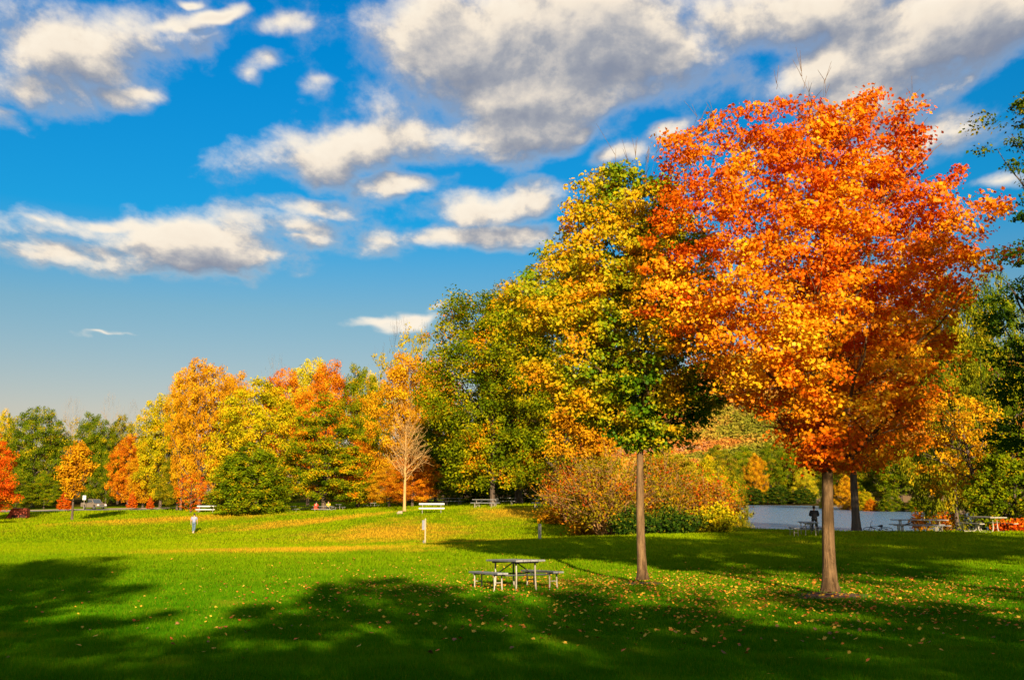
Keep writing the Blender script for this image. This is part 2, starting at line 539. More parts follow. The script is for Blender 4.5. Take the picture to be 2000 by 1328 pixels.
# ====================================================================== tree generator
def gen_tree(seed, H, base, prof, trunk_r, nl=14, ncl=300, lpc=60, leaf=.12, cl=.45, shape='oval', shell=.5, gap=0.0,
             lump=.2, depth=1.0, tone=None, twig_r=.009, twigs=True, bare=0, bare_len=1.0, top=.86, lean=(0, 0), rise=.35, flat=.65,
             wood=None, leafm=None, sub=5, sides=8, ring_gap=None, hollow=None, up=0.5, droop=.5, wob=1.0, name='tree', flare=1.55, limb_k=.62, dome=0.0, spray=.55):
    rng = np.random.default_rng(seed)
    prof = np.asarray(prof, float)
    tt, rl, rr = prof[:, 0], prof[:, 1], prof[:, -1]
    nz = WaveNoise(seed + 1, H * .28)
    nz2 = WaveNoise(seed + 2, H * .16)
    Rm = max(rl.max(), rr.max())

    def env(t, az):
        l, r = np.interp(t, tt, rl), np.interp(t, tt, rr)
        w_ = (1 + np.cos(az)) / 2
        rad = l * (1 - w_) + r * w_
        rad = rad * (1 - (1 - depth * (1 - dome * np.clip(t, 0, 1) ** 1.5)) * np.sin(az) ** 2)
        q = np.stack([np.cos(az) * Rm, np.sin(az) * Rm, t * H], -1)
        return rad * (1 + lump * nz(q.reshape(-1, 3)).reshape(np.shape(az)))

    def axis(z):
        f = np.asarray(z) / H
        return np.stack([lean[0] * f ** 1.3 + wob * .03 * np.sin(f * 5 + seed), lean[1] * f ** 1.3 + wob * .03 * np.cos(f * 4.2 + seed), np.asarray(z)], -1)

    wd = Wood()
    zs = np.concatenate([[-0.15, 0.0, .12, .35, .8], np.linspace(1.3, H * top, 12)]) if H > 5 else np.linspace(-.1, H * top, 10)
    zt = np.clip(zs, 0, None)
    rad = trunk_r * (1 - .93 * (zt / (H * top)) ** 1.15) * (1 + (flare - 1) * np.exp(-zt / (1.15 * trunk_r + .05)))
    wd.add(axis(zs) if True else None, np.maximum(rad, .012), sides + 4)
    tr = lambda z: max(.012, float(np.interp(z, zs, rad)))
    limbs = []
    for i in range(nl):
        f = (i + .5) / nl
        z0 = base + (H * .80 - base) * f ** 1.05 * .95
        az = i * 2.39996 + rng.uniform(-.5, .5)
        hz = min(H * .97, z0 + (H - base) * rng.uniform(.10, .30) * (1.15 - .4 * f) + .03 * H)
        t_end = (hz - base) / (H - base)
        rr_ = float(env(np.array([t_end]), np.array([az]))[0]) * rng.uniform(.72, .95)
        a = axis(z0)
        c = axis(hz) + np.array([math.cos(az) * rr_, math.sin(az) * rr_, 0])
        dz = c[2] - a[2]
        b = a + (c - a) * .5
        b[2] = a[2] + dz * (.5 - rise + .25 * rng.uniform(0, 1))
        P = bez(a, b, c, 9)
        P[1:-1] += rng.normal(size=(7, 3)) * .025 * rr_
        r0 = min(tr(z0) * limb_k, trunk_r * .5)
        wd.add(P, np.linspace(r0, .012, 9), sides)
        limbs.append((P, r0))
        for s in range(sub):
            u = rng.uniform(.25, .92)
            k = int(u * 8)
            p0 = P[k]
            out = P[min(k + 1, 8)] - P[max(k - 1, 0)]
            out /= np.linalg.norm(out) + 1e-9
            dirn = out + rng.normal(size=3) * .75 + np.array([0, 0, .25])
            dirn /= np.linalg.norm(dirn)
            L = rr_ * rng.uniform(.22, .5)
            e = p0 + dirn * L
            mid = (p0 + e) / 2 + rng.normal(size=3) * .07 * L
            wd.add(bez(p0, mid, e, 5), np.linspace(max(.01, r0 * (1 - u) * .6), .008, 5), max(4, sides - 3))
    # leaf sprays
    C, FR, T = [], [], []
    rmax = max(np.interp(np.linspace(0, 1, 40), tt, np.maximum(rl, rr)))
    while sum(len(c) for c in C) < ncl:
        m = ncl * 3
        t = rng.uniform(0, 1, m)
        az = rng.uniform(0, 2 * np.pi, m)
        e = np.maximum(env(t, az), .02)
        keep = rng.uniform(0, 1, m) < (e / (rmax * 1.2)) ** 1.25
        fr = rng.uniform(0, 1, m) ** shell
        z = base + t * (H - base)
        p = axis(z)
        p[:, 0] += np.cos(az) * e * fr
        p[:, 1] += np.sin(az) * e * fr
        if gap:
            keep &= (nz2(p) + rng.normal(size=m) * .25) > (-1.0 + gap)
        if ring_gap:
            keep &= np.sin(z * 2 * np.pi / ring_gap + 1.6 * nz(p)) > -.45
        if hollow is not None:
            keep &= hollow(p, t)
        C.append(p[keep])
        FR.append(fr[keep])
        T.append(t[keep])
    C = np.concatenate(C)[:ncl]
    FR = np.concatenate(FR)[:ncl]
    T = np.concatenate(T)[:ncl]
    S = np.concatenate(wd.S)
    if twigs:
        for c in C:
            if twigs is not True and rng.uniform() > twigs:
                continue
            dd = S - c
            dd = dd[:, 0] ** 2 + dd[:, 1] ** 2 + (dd[:, 2] + .25) ** 2
            a = S[int(np.argmin(dd))]
            b = (a + c) / 2 + rng.normal(size=3) * .06 + np.array([0, 0, -.03])
            wd.add(bez(a, b, c, 4), np.linspace(twig_r * 1.5, twig_r * .6, 4), 3, False)
    if bare:
        for i in range(bare):
            az = rng.uniform(0, 2 * np.pi)
            t = 1 - abs(rng.normal()) * .16
            t = min(max(t, .55), 1)
            e = float(env(np.array([t]), np.array([az]))[0])
            p = axis(base + t * (H - base)) + np.array([math.cos(az), math.sin(az), 0]) * e * rng.uniform(.5, .95)
            L = rng.uniform(.5, 1.1) * bare_len
            dirn = np.array([math.cos(az) * rng.uniform(0, .45), math.sin(az) * .3, 1.0])
            a = S[int(np.argmin(((S - (p - dirn * .9)) ** 2).sum(1)))]
            e2 = p + dirn * L * .9
            wd.add(bez(a, a * .3 + p * .7 - dirn * .2 + rng.normal(size=3) * .05, e2, 6), np.linspace(.010, .0045, 6), 3, False)
            for q in range(rng.integers(1, 4)):
                u = rng.uniform(.4, .8)
                s0 = p + (e2 - p) * u
                wd.add(np.stack([s0, s0 + (dirn + rng.normal(size=3) * .35) * L * .4]), [.007, .004], 3, False)
    wm = wd.mesh(name + '_trunk', wood or BARK)
    if ncl == 0 or lpc == 0:
        return wm, None
    n = ncl * lpc
    ci = np.repeat(np.arange(ncl), lpc)
    off = rng.normal(size=(n, 3))
    nn_ = np.linalg.norm(off, axis=1)[:, None] + 1e-9
    off = off / nn_ * (rng.uniform(0, 1, n)[:, None] ** .45) * (cl * rng.uniform(.6, 1.35, ncl))[ci][:, None]
    off[:, 2] *= flat
    pos = C[ci] + off
    pos[:, 2] = np.maximum(pos[:, 2], .08)
    ax = axis(pos[:, 2])
    outw = pos - ax
    outw[:, 2] *= .3
    outw /= np.linalg.norm(outw, axis=1)[:, None] + 1e-9
    outw = outw * .6 + off / (np.linalg.norm(off, axis=1)[:, None] + 1e-9) * .7
    outw = outw + (rng.normal(size=(ncl, 3)) * spray + np.array([0, 0, .1]))[ci]
    u_ = dict(pos=pos, t=T[ci], fr=FR[ci], noise=nz2(pos), noise2=nz(pos), rand=rng.uniform(0, 1, n), crand=rng.uniform(0, 1, ncl)[ci], off=off / cl)
    tn = tone(u_) if tone else .5 + .28 * u_['noise'] + .5 * (u_['rand'] - .5) + .35 * (u_['crand'] - .5)
    lm = leaves_mesh(name + '_crown', rng, pos, outw, leaf, shape, np.clip(tn, 0, 1), leafm, up, .8, droop)
    return wm, lm


def gen_fan(seed, H, spread, nst=40, lean_max=1.0, sprays=6, lpc=30, leaf=.16, cl=.35, wood=None, leafm=None, name='shrub', t0=.35, sub=4, stem_r=.035, shape='oval'):
    """many stems fanning from one base"""
    rng = np.random.default_rng(seed)
    wd = Wood()
    C = []
    for i in range(nst):
        az = rng.uniform(0, 2 * np.pi)
        k = rng.uniform(0, 1) ** .6
        reach = spread * k
        h = H * (1 - .55 * k ** 2.0) * rng.uniform(.72, 1.05)
        a = np.array([math.cos(az), math.sin(az), 0]) * rng.uniform(.05, .12) * spread
        c = np.array([math.cos(az) * reach, math.sin(az) * reach, h])
        b = a + (c - a) * np.array([.38, .38, .62])
        P = bez(a, b, c, 8) + rng.normal(size=(8, 3)) * .02 * H
        P[0] = a
        wd.add(P, np.linspace(stem_r, .008, 8), 5)
        for s in range(sub):
            u = rng.uniform(.3, .95)
            p0 = P[int(u * 7)]
            dirn = (c - a) / np.linalg.norm(c - a) + rng.normal(size=3) * .55
            e = p0 + dirn * H * rng.uniform(.10, .22)
            wd.add(bez(p0, (p0 + e) / 2 + rng.normal(size=3) * .03, e, 4), np.linspace(stem_r * .4, .006, 4), 3)
            C.append(e)
            C.append((p0 + e) / 2)
        for s in range(sprays):
            u = t0 + (1 - t0) * rng.uniform(0, 1)
            C.append(P[min(7, int(u * 7 + .5))] + rng.normal(size=3) * .07 * H)
    wm = wd.mesh(name + '_stems', wood or BARK_PALE)
    C = np.array(C)
    n = len(C) * lpc
    ci = np.repeat(np.arange(len(C)), lpc)
    off = rng.normal(size=(n, 3)) * cl * .6
    pos = C[ci] + off
    pos[:, 2] = np.maximum(pos[:, 2], .06)
    outw = off / (np.linalg.norm(off, axis=1)[:, None] + 1e-9)
    nz = WaveNoise(seed + 3, H * .45)
    tn = .42 + .3 * nz(pos) + .5 * (rng.uniform(0, 1, n) - .5) + .25 * (pos[:, 2] / H - .5)
    lm = leaves_mesh(name + '_crown', rng, pos, outw, leaf, shape, np.clip(tn, 0, 1), leafm, .4, .9, .2)
    return wm, lm


# ====================================================================== terrain
# ground heights read off the photograph: (photo px, photo py, metres away)
GP = [(60, 1328, 9.6), (1000, 1328, 9.6), (1950, 1328, 10.2), (1000, 1240, 16.5), (200, 1240, 16.3), (1800, 1240, 17.0), (1000, 1148, 26.6), (1260, 1138, 29.1), (1625, 1166, 25.3),
      (100, 1180, 25), (600, 1150, 29), (1900, 1130, 30), (200, 1096, 38), (700, 1090, 40), (1400, 1090, 41), (1800, 1085, 42),
      (1060, 1059, 49), (1260, 1046, 55), (1450, 1040, 61), (1700, 1038, 61), (1985, 1038, 60), (1577, 1048, 55),
      (831, 1065, 60), (1010, 1052, 68), (500, 1066, 62), (200, 1066, 68), (0, 1068, 68), (380, 1042, 92), (600, 1030, 88), (800, 1022, 80), (960, 1018, 82),
      (141, 1020, 138), (30, 1012, 148), (180, 995, 178), (0, 999, 180), (290, 994, 175),
      (490, 1004, 106), (402, 1001, 119), (635, 1002, 121), (725, 993, 139), (772, 985, 130), (843, 998, 88), (790, 1000, 90),
      (948, 991, 97), (1065, 990, 92), (1020, 1000, 88), (870, 986, 114)]
gp = np.array([at(*p) for p in GP])
extra = np.array([(-14, 4, .9), (0, 3, .98), (14, 4, .9), (0, -12, 1.0), (-1, 35, -.30), (-40, -30, .9), (40, -30, .9), (45, 20, .5), (-45, 20, 0.0), (-60, 60, -.9), (75, 60, .5), (-120, 130, -1.2),
                  (-150, 220, .6), (0, 220, 1.6), (60, 150, .6), (0, 160, 1.6), (20, 120, 1.3), (8, 80, .6), (120, 20, .5), (-130, 20, -.4), (180, 160, .6), (-220, 330, 1.0), (100, 420, -1.2), (100, 400, -1.3), (70, 415, -1.2), (150, 400, -.8), (260, 330, 1), (0, 420, 1),
                  (15, 66, -.05), (24, 68, -.15), (35, 69, -.05)])
gp = np.concatenate([gp, extra])


def _phi(d):
    return d * d * np.log(d + 1e-6)


_c = gp[:, :2] / 30.0
_D = np.linalg.norm(_c[:, None] - _c[None], axis=2)
_n = len(gp)
_A = np.zeros((_n + 3, _n + 3))
_A[:_n, :_n] = _phi(_D) + np.eye(_n) * 0.02
_A[:_n, _n] = 1
_A[:_n, _n + 1:] = _c
_A[_n, :_n] = 1
_A[_n + 1:, :_n] = _c.T
_w = np.linalg.solve(_A, np.concatenate([gp[:, 2], np.zeros(3)]))

WATER_Z = -1.6
LAKE = np.array([(12, 79), (19, 76), (27, 74.5), (36, 74), (46, 85), (90, 150), (112, 200), (100, 232), (91, 250), (104, 319), (108, 372), (88, 384), (70, 398), (56, 330), (40, 250), (24, 150)])


def lake_dist(P):
    """signed distance to the shore, positive inside the lake"""
    P = np.asarray(P, float)
    d = np.full(len(P), 1e9)
    inside = np.zeros(len(P), bool)
    n = len(LAKE)
    for i in range(n):
        a, b = LAKE[i], LAKE[(i + 1) % n]
        ab = b - a
        t = np.clip(((P - a) @ ab) / (ab @ ab), 0, 1)
        d = np.minimum(d, np.linalg.norm(P - (a + t[:, None] * ab), axis=1))
        cond = (a[1] > P[:, 1]) != (b[1] > P[:, 1])
        xi = a[0] + (P[:, 1] - a[1]) / (ab[1] if abs(ab[1]) > 1e-9 else 1e-9) * ab[0]
        inside ^= cond & (P[:, 0] < xi)
    return np.where(inside, d, -d)


def heights(X, Y):
    X, Y = np.asarray(X, float).ravel(), np.asarray(Y, float).ravel()
    Xc, Yc = np.clip(X, -240, 280), np.clip(Y, -40, 430)
    q = np.stack([Xc, Yc], 1) / 30.0
    z = np.zeros(len(X))
    for s in range(0, len(X), 20000):
        D = np.linalg.norm(q[s:s + 20000, None] - _c[None], axis=2)
        z[s:s + 20000] = _phi(D) @ _w[:_n] + _w[_n] + q[s:s + 20000] @ _w[_n + 1:]
    z = np.clip(z, -2.2, 3.0)
    z = z * 1.0
    ld = lake_dist(np.stack([X, Y], 1))
    far = np.clip((Y - 110) / 60, 0, 1)
    band = 2.5 + 6.0 * far
    k = np.clip((ld + band) / band, 0, 1)
    k = k * k * (3 - 2 * k)
    z = z * (1 - k) + (WATER_Z - .05) * k
    z = np.where(ld > 0, WATER_Z - .05 - np.clip(ld * .25, 0, 1.6), z)
    r = np.hypot(X, Y)
    f = np.clip((r - 450) / 300, 0, 1)
    return z * (1 - f) + 1.0 * f


def gz(x, y):
    return float(heights([x], [y])[0])


def spot(px, d):
    """point on the ground seen in photo column px at distance d"""
    x = at(px, 1000, d)[0]
    return (x, d, gz(x, d))


xs = np.unique(np.concatenate([np.linspace(-3500, -500, 13), np.linspace(-500, -120, 39), np.linspace(-120, -45, 38), np.linspace(-45, 60, 141), np.linspace(60, 140, 41), np.linspace(140, 500, 37), np.linspace(500, 3500, 13)]))
ys = np.unique(np.concatenate([np.linspace(-3500, -100, 14), np.linspace(-100, 8, 37), np.linspace(8, 110, 171), np.linspace(110, 200, 61), np.linspace(200, 440, 81), np.linspace(440, 3500, 30)]))
GX, GY = np.meshgrid(xs, ys)
GZ = heights(GX, GY).reshape(GX.shape)
nx, ny = len(xs), len(ys)
i_ = (np.arange(ny - 1)[:, None] * nx + np.arange(nx - 1)[None]).ravel()
land = np.stack([i_, i_ + 1, i_ + 1 + nx, i_ + nx], 1)


def lawn_nodes(nt, blade=False):
    """natural colour of the mown lawn: rich green, yellower patches, dry straw patches"""
    gpos = nt.n('ShaderNodeNewGeometry').outputs['Position']
    big = nt.noise(nt.mapping(gpos, (0, 0, 0), (0, 0, 0), (1, .55, 1), 'POINT'), .09, 4, .6)
    mid = nt.noise(gpos, .55, 5, .65)
    fine = nt.noise(gpos, 7.0, 4, .7)
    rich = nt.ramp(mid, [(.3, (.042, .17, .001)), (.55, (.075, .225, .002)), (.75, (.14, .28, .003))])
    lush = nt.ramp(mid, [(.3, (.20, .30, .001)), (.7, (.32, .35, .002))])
    sepg = nt.n('ShaderNodeSeparateXYZ')
    nt.put(sepg.inputs[0], gpos)
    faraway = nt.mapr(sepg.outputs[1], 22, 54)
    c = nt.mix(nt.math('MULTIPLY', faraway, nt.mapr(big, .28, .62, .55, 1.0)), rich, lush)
    straw = nt.ramp(fine, [(.3, (.56, .27, .012)), (.7, (.74, .40, .022))])
    acc_ = None
    # worn dry patches: (photo px, distance, half width m, half depth m)
    for (px, d, a, b) in [(575, 48, 7, 4.5), (760, 74, 6, 8), (620, 94, 10, 4.0), (940, 62, 5, 5), (330, 105, 12, 4), (1010, 88, 4, 6), (120, 120, 12, 3)]:
        x = at(px, 1000, d)[0]
        ln = nt.vmath('LENGTH', nt.mapping(gpos, (x, d, 0), (0, 0, 0), (a, b, 1000)), out=1)
        acc_ = ln if acc_ is None else nt.math('MINIMUM', acc_, ln)
    patch = nt.math('ADD', nt.math('SUBTRACT', 1.10, acc_), nt.math('MULTIPLY', nt.math('SUBTRACT', mid, .5), 2.2))
    patch = nt.math('ADD', patch, nt.math('MULTIPLY', nt.math('SUBTRACT', fine, .5), 1.0))
    c = nt.mix(nt.mapr(patch, -.35, .95, 0, .85), c, straw)
    thin = nt.math('ADD', big, nt.math('MULTIPLY', nt.math('SUBTRACT', mid, .5), .8))
    c = nt.mix(nt.mapr(thin, .56, .74, 0, .6), c, (.24, .19, .012))
    return c, fine, mid


m, nt = new_mat('lawn_ground')
c, fine, mid = lawn_nodes(nt)
gpos = nt.n('ShaderNodeNewGeometry').outputs['Position']
sepz = nt.n('ShaderNodeSeparateXYZ')
nt.put(sepz.inputs[0], gpos)
shore = nt.mapr(nt.math('ADD', sepz.outputs[2], nt.math('MULTIPLY', nt.math('SUBTRACT', mid, .5), .5)), -1.35, -.9, 1.0, 0.0)
shore = nt.math('MULTIPLY', shore, nt.math('MULTIPLY', nt.mapr(sepz.outputs[1], 205, 225), nt.mapr(sepz.outputs[1], 330, 360, 1, 0)))
sand = nt.ramp(fine, [(.3, (.36, .22, .10)), (.7, (.55, .37, .19))])
wood_floor = nt.ramp(fine, [(.3, (.05, .032, .008)), (.7, (.12, .07, .018))])
c = nt.mix(nt.mapr(nt.math('ADD', sepz.outputs[1], nt.math('MULTIPLY', mid, 14)), 196, 214), c, wood_floor)
c = nt.mix(shore, c, sand)
c = nt.mix(.25, c, (.03, .04, .004))
hb = nt.math('ADD', nt.math('MULTIPLY', fine, .5), nt.noise(gpos, 30, 3, .7))
b = nt.n('ShaderNodeBsdfDiffuse')
nt.put(b.inputs[0], c)
nt.put(b.inputs['Normal'], bump(nt, hb, .8, .05))
out_surf(m, nt, b.outputs[0])
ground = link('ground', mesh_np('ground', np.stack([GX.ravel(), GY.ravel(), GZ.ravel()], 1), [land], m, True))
tag(ground, None, None, kind='structure')

# ---- lake
m, nt = new_mat('lake_water')
gpos = nt.n('ShaderNodeNewGeometry').outputs['Position']
wv = nt.noise(nt.mapping(gpos, (0, 0, 0), (0, 0, .3), (1.6, .8, 1), 'POINT'), 1.6, 5, .62, .5)
b = principled(nt, (.12, .20, .30), .22, 0, bump(nt, wv, 1.0, .35), .5)
b.inputs['IOR'].default_value = 1.33
out_surf(m, nt, b.outputs[0])
wx, wy = np.meshgrid(np.linspace(0, 135, 3), np.linspace(66, 405, 3))
wi = (np.arange(2)[:, None] * 3 + np.arange(2)[None]).ravel()
lake = link('lake_water', mesh_np('lake_water', np.stack([wx.ravel(), wy.ravel(), np.full(9, WATER_Z)], 1), [np.stack([wi, wi + 1, wi + 4, wi + 3], 1)], m))
tag(lake, None, None, kind='structure')

# ---- road along the far edge of the lawn, with a pale gravel verge
def strip(name, px_d, w0, w1, dz, mat):
    pts = [spot(px, d) for px, d in px_d]
    V, n = [], len(pts)
    for x, y, z in pts:
        for wq in (w0, w1):
            V.append((x, y + wq, gz(x, y + wq) + dz))
    F = [(2 * i, 2 * i + 2, 2 * i + 3, 2 * i + 1) for i in range(n - 1)]
    o = link(name, mesh_np(name, V, [np.array(F)], mat, True))
    tag(o, None, None, kind='structure')
    return o


road_path = [(px, 181 - (px + 60) * .018) for px in range(-160, 330, 8)]
m_asph = simple_mat('asphalt', (.22, .20, .18), .9, 0, .12, .8)
m_grav = simple_mat('gravel_verge', (.62, .44, .26), .95, 0, .2, .9)
strip('road', road_path, -2.6, 2.6, .03, m_asph)
strip('gravel_verge', road_path, 2.64, 6.0, .04, m_grav)

# ---- grass blades, thinner and denser near the camera
rng = np.random.default_rng(5)
NB = 1050000
D0, D1 = 8.8, 178.0
d = D0 * (D1 / D0) ** rng.uniform(0, 1, NB)
d = np.where(rng.uniform(0, 1, NB) < .35, 8.8 + 34 * rng.uniform(0, 1, NB) ** 1.5, d)
x = d * rng.uniform(-.57, .57, NB)
dirt = [(spot(1260, 29.1)[:2], .8), (spot(1624, 25.3)[:2], 1.0)]
ok = lake_dist(np.stack([x, d], 1)) < -2.2
for (q, rr0) in dirt:
    ok &= np.hypot((x - q[0]) / 1.0, d - q[1]) > rr0 * rng.uniform(.55, 1.1, NB)
ok &= ~((d > 171) & (x < -60))
x, d = x[ok], d[ok]
n = len(x)
z = heights(x, d)
far_ = np.maximum(d, 11.0) / 14.0
hgt = rng.uniform(.030, .072, n) * (1 + .018 * np.maximum(d - 14, 0))
wid = rng.uniform(.0035, .0075, n) * far_ ** 1.05
tuft = WaveNoise(9, 1.1)(np.stack([x, d, 0 * x], 1))
hgt *= 1 + .35 * np.clip(tuft, -1, 1.5)
a = rng.uniform(0, 2 * np.pi, n)
ln_ = rng.uniform(.1, .9, n)
la = rng.uniform(0, 2 * np.pi, n)
tx, ty = np.cos(a) * wid, np.sin(a) * wid
bx, by = np.cos(la) * ln_ * hgt, np.sin(la) * ln_ * hgt
V = np.empty((n, 3, 3))
V[:, 0] = np.stack([x - tx, d - ty, z - .01], 1)
V[:, 1] = np.stack([x + tx, d + ty, z - .01], 1)
V[:, 2] = np.stack([x + bx, d + by, z + hgt], 1)
m, nt = new_mat('grass_blade')
c, fine, mid = lawn_nodes(nt)
gi_ = nt.n('ShaderNodeNewGeometry')
rpi = gi_.outputs['Random Per Island']
c = nt.mix(nt.mapr(rpi, .78, 1.0, 0, .55, 'LINEAR'), c, (.34, .28, .010))
c = nt.mix(nt.mapr(rpi, 0, .3, .5, 0, 'LINEAR'), c, (.018, .085, .002))
df = nt.n('ShaderNodeBsdfDiffuse')
nt.put(df.inputs[0], c)
tr_ = nt.n('ShaderNodeBsdfTranslucent')
nt.put(tr_.inputs[0], c)
mx = nt.n('ShaderNodeMixShader')
mx.inputs[0].default_value = .3
m.node_tree.links.new(df.outputs[0], mx.inputs[1])
m.node_tree.links.new(tr_.outputs[0], mx.inputs[2])
out_surf(m, nt, mx.outputs[0])
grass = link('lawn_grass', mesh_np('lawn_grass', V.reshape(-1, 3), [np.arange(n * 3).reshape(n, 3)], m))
tag(grass, 'short mown green grass covering the park lawn', 'grass', kind='stuff')

# ---- bare soil round the two maples
m_soil = simple_mat('reddish_soil', (.13, .055, .028), .95, 0, .4, 7.0)
for (px, dd, rad) in [(1260, 29.1, .85), (1624, 25.3, 1.1)]:
    x0, y0, z0 = spot(px, dd)
    rngs = np.random.default_rng(int(px))
    k = 40
    V = [(x0, y0, gz(x0, y0) + .012)]
    for i in range(k):
        aa = i / k * 2 * math.pi
        r_ = rad * (1 + .18 * math.sin(3 * aa + px) + .12 * rngs.normal())
        V.append((x0 + math.cos(aa) * r_, y0 + math.sin(aa) * r_ * .9, gz(x0 + math.cos(aa) * r_, y0 + math.sin(aa) * r_ * .9) + .008))
    F = [(0, 1 + i, 1 + (i + 1) % k) for i in range(k)]
    tag(link('bare_soil', mesh_np('bare_soil', V, [np.array(F)], m_soil, True)), None, None, kind='structure')

# ---- wooded hill across the lake
hx, hy = np.meshgrid(np.linspace(-150, 1500, 111), np.linspace(395, 1500, 75))


def hill_h(X, Y):
    rdg = 150 * np.exp(-((X - 470 + .12 * (Y - 900)) / 420.0) ** 2) * np.clip((Y - 395) / 560.0, 0, 1) ** 1.15
    rdg *= 1 + .16 * np.sin(X / 95.0 + Y / 170.0) + .09 * np.sin(X / 41.0 - Y / 63.0)
    return rdg + np.where(Y > 420, 1.0, -2.0)


m_hill = simple_mat('hill_floor', (.20, .11, .03), .95, 0, .3, .02)
nhx, nhy = 111, 75
ih = (np.arange(nhy - 1)[:, None] * nhx + np.arange(nhx - 1)[None]).ravel()
hill = link('hill', mesh_np('hill', np.stack([hx.ravel(), hy.ravel(), hill_h(hx, hy).ravel()], 1), [np.stack([ih, ih + 1, ih + 1 + nhx, ih + nhx], 1)], m_hill, True))
tag(hill, None, None, kind='structure')
rng = np.random.default_rng(77)
NH = 11000
hy_ = 440 + 620 * rng.uniform(0, 1, NH)
hx_ = hy_ * rng.uniform(.08, .60, NH)
hz_ = hill_h(hx_, hy_)
hr = rng.uniform(2.0, 4.6, NH)
LP = 46
ci = np.repeat(np.arange(NH), LP)
off = rng.normal(size=(NH * LP, 3))
off /= np.linalg.norm(off, axis=1)[:, None]
off[:, 2] = np.abs(off[:, 2]) * 1.25 - .15
pos = np.stack([hx_, hy_, hz_ + 4], 1)[ci] + off * hr[ci][:, None]
band = WaveNoise(31, 120)(np.stack([hx_ + hy_ * .5, hy_ * .7, 0 * hx_], 1))
tn = .50 + .30 * band[ci] + .35 * (rng.uniform(0, 1, NH)[ci] - .5) + .12 * (rng.uniform(0, 1, NH * LP) - .5)
L_HILL = leaf_mat('hill_wood_leaf', [(0, (.19, .19, .015)), (.3, (.34, .27, .025)), (.5, (.56, .28, .04)), (.78, (.62, .20, .03)), (1, (.50, .26, .12))], .2)
hf = link('hillside_wood', leaves_mesh('hillside_wood', rng, pos, off, 1.35, 'tuft', np.clip(tn, 0, 1), L_HILL, .4, .5, .2))
tag(hf, 'distant autumn wood covering the hill across the lake', 'wood', kind='stuff')


# ====================================================================== trees
def px_rows(rows, ax, d, zg):
    """crown outline in photo pixels (y, x left, x right) -> crown base, height, profile in metres"""
    rows = sorted(rows, key=lambda r: -r[0])
    z = np.array([at(ax, r[0], d)[2] - zg for r in rows])
    rl = [at(ax, r[0], d)[0] - at(r[1], r[0], d)[0] for r in rows]
    rr = [at(r[2], r[0], d)[0] - at(ax, r[0], d)[0] for r in rows]
    base, H = z[0], z[-1]
    return base, H, [((q - base) / (H - base), a, b) for q, a, b in zip(z, rl, rr)]


def put_tree(name, loc, wm, lm, label, cat='tree', group=None, rz=0.0, part=('trunk', 'crown')):
    e = empty(name, loc, rz)
    tag(e, label, cat, group)
    link(part[0], wm, e)
    if lm:
        link(part[1], lm, e)
    return e


# ---- orange maple
x0, y0, z0 = spot(1624, 25.3)
rows = [(203, 1480, 1790), (216, 1395, 1812), (240, 1355, 1825), (275, 1328, 1835), (335, 1312, 1885), (405, 1300, 1925), (475, 1285, 1950), (560, 1255, 1925), (625, 1270, 1885),
        (700, 1345, 1865), (765, 1450, 1850), (835, 1525, 1815), (890, 1560, 1775), (915, 1600, 1690)]
b_, H_, pf = px_rows(rows, 1632, 25.3, z0)


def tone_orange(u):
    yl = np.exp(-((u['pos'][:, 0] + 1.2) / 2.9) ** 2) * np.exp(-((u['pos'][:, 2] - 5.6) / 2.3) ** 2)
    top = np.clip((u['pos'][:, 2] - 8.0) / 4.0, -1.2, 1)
    return .545 + .26 * yl - .03 * top - .10 * np.clip((5.6 - u['pos'][:, 2]) / 1.6, 0, 1) + .13 * u['noise'] + .12 * u['noise2'] + .28 * (u['rand'] - .5) + .34 * (u['crand'] - .5) - .12 * np.clip(u['pos'][:, 0] / 4, 0, 1) * np.clip((6.5 - u['pos'][:, 2]) / 3, 0, 1)  # shade of the lower crown put into the leaf tone, strongest at lower right


wm, lm = gen_tree(11, H_, b_, pf, .165, nl=22, ncl=1500, lpc=62, leaf=.095, cl=.43, shape='maple', shell=.52, gap=.34, lump=.10, tone=tone_orange, bare=46,
                  lean=(.12, 0), rise=.32, dome=.72, depth=.9, flat=.48, wob=4.0, flare=1.9, wood=BARK, leafm=L_ORANGE, sub=7, sides=8, name='orange_maple', top=.9, droop=.8)
put_tree('maple_tree', (x0, y0, z0), wm, lm, 'tall maple with a full blazing orange and red crown on the grass')

# ---- gold and green maple beside it
x0, y0, z0 = spot(1260, 29.1)
rows = [(328, 1180, 1285), (345, 1135, 1310), (380, 1105, 1335), (420, 1092, 1350), (455, 1062, 1370), (520, 1000, 1390), (565, 972, 1398), (620, 962, 1400), (700, 982, 1410), (755, 1030, 1415),
        (800, 1095, 1400), (848, 1180, 1350), (875, 1225, 1300)]
b_, H_, pf = px_rows(rows, 1245, 29.1, z0)


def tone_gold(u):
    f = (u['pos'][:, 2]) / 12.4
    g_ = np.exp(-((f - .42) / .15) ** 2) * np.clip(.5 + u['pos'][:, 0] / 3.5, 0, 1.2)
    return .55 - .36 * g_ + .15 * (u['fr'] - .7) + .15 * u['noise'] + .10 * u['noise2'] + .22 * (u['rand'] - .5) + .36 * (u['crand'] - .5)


wm, lm = gen_tree(23, H_, b_, pf, .135, nl=20, ncl=1400, lpc=62, leaf=.100, cl=.43, shape='maple', shell=.52, gap=.26, lump=.12, tone=tone_gold, bare=26,
                  lean=(-.1, 0), rise=.34, dome=.72, depth=.9, flat=.48, wob=4.5, flare=1.9, wood=BARK, leafm=L_GOLD, sub=7, sides=8, name='gold_maple', top=.9, droop=.8)
put_tree('maple_tree', (x0, y0, z0), wm, lm, 'slender maple with a gold and green crown beside the blazing orange maple')

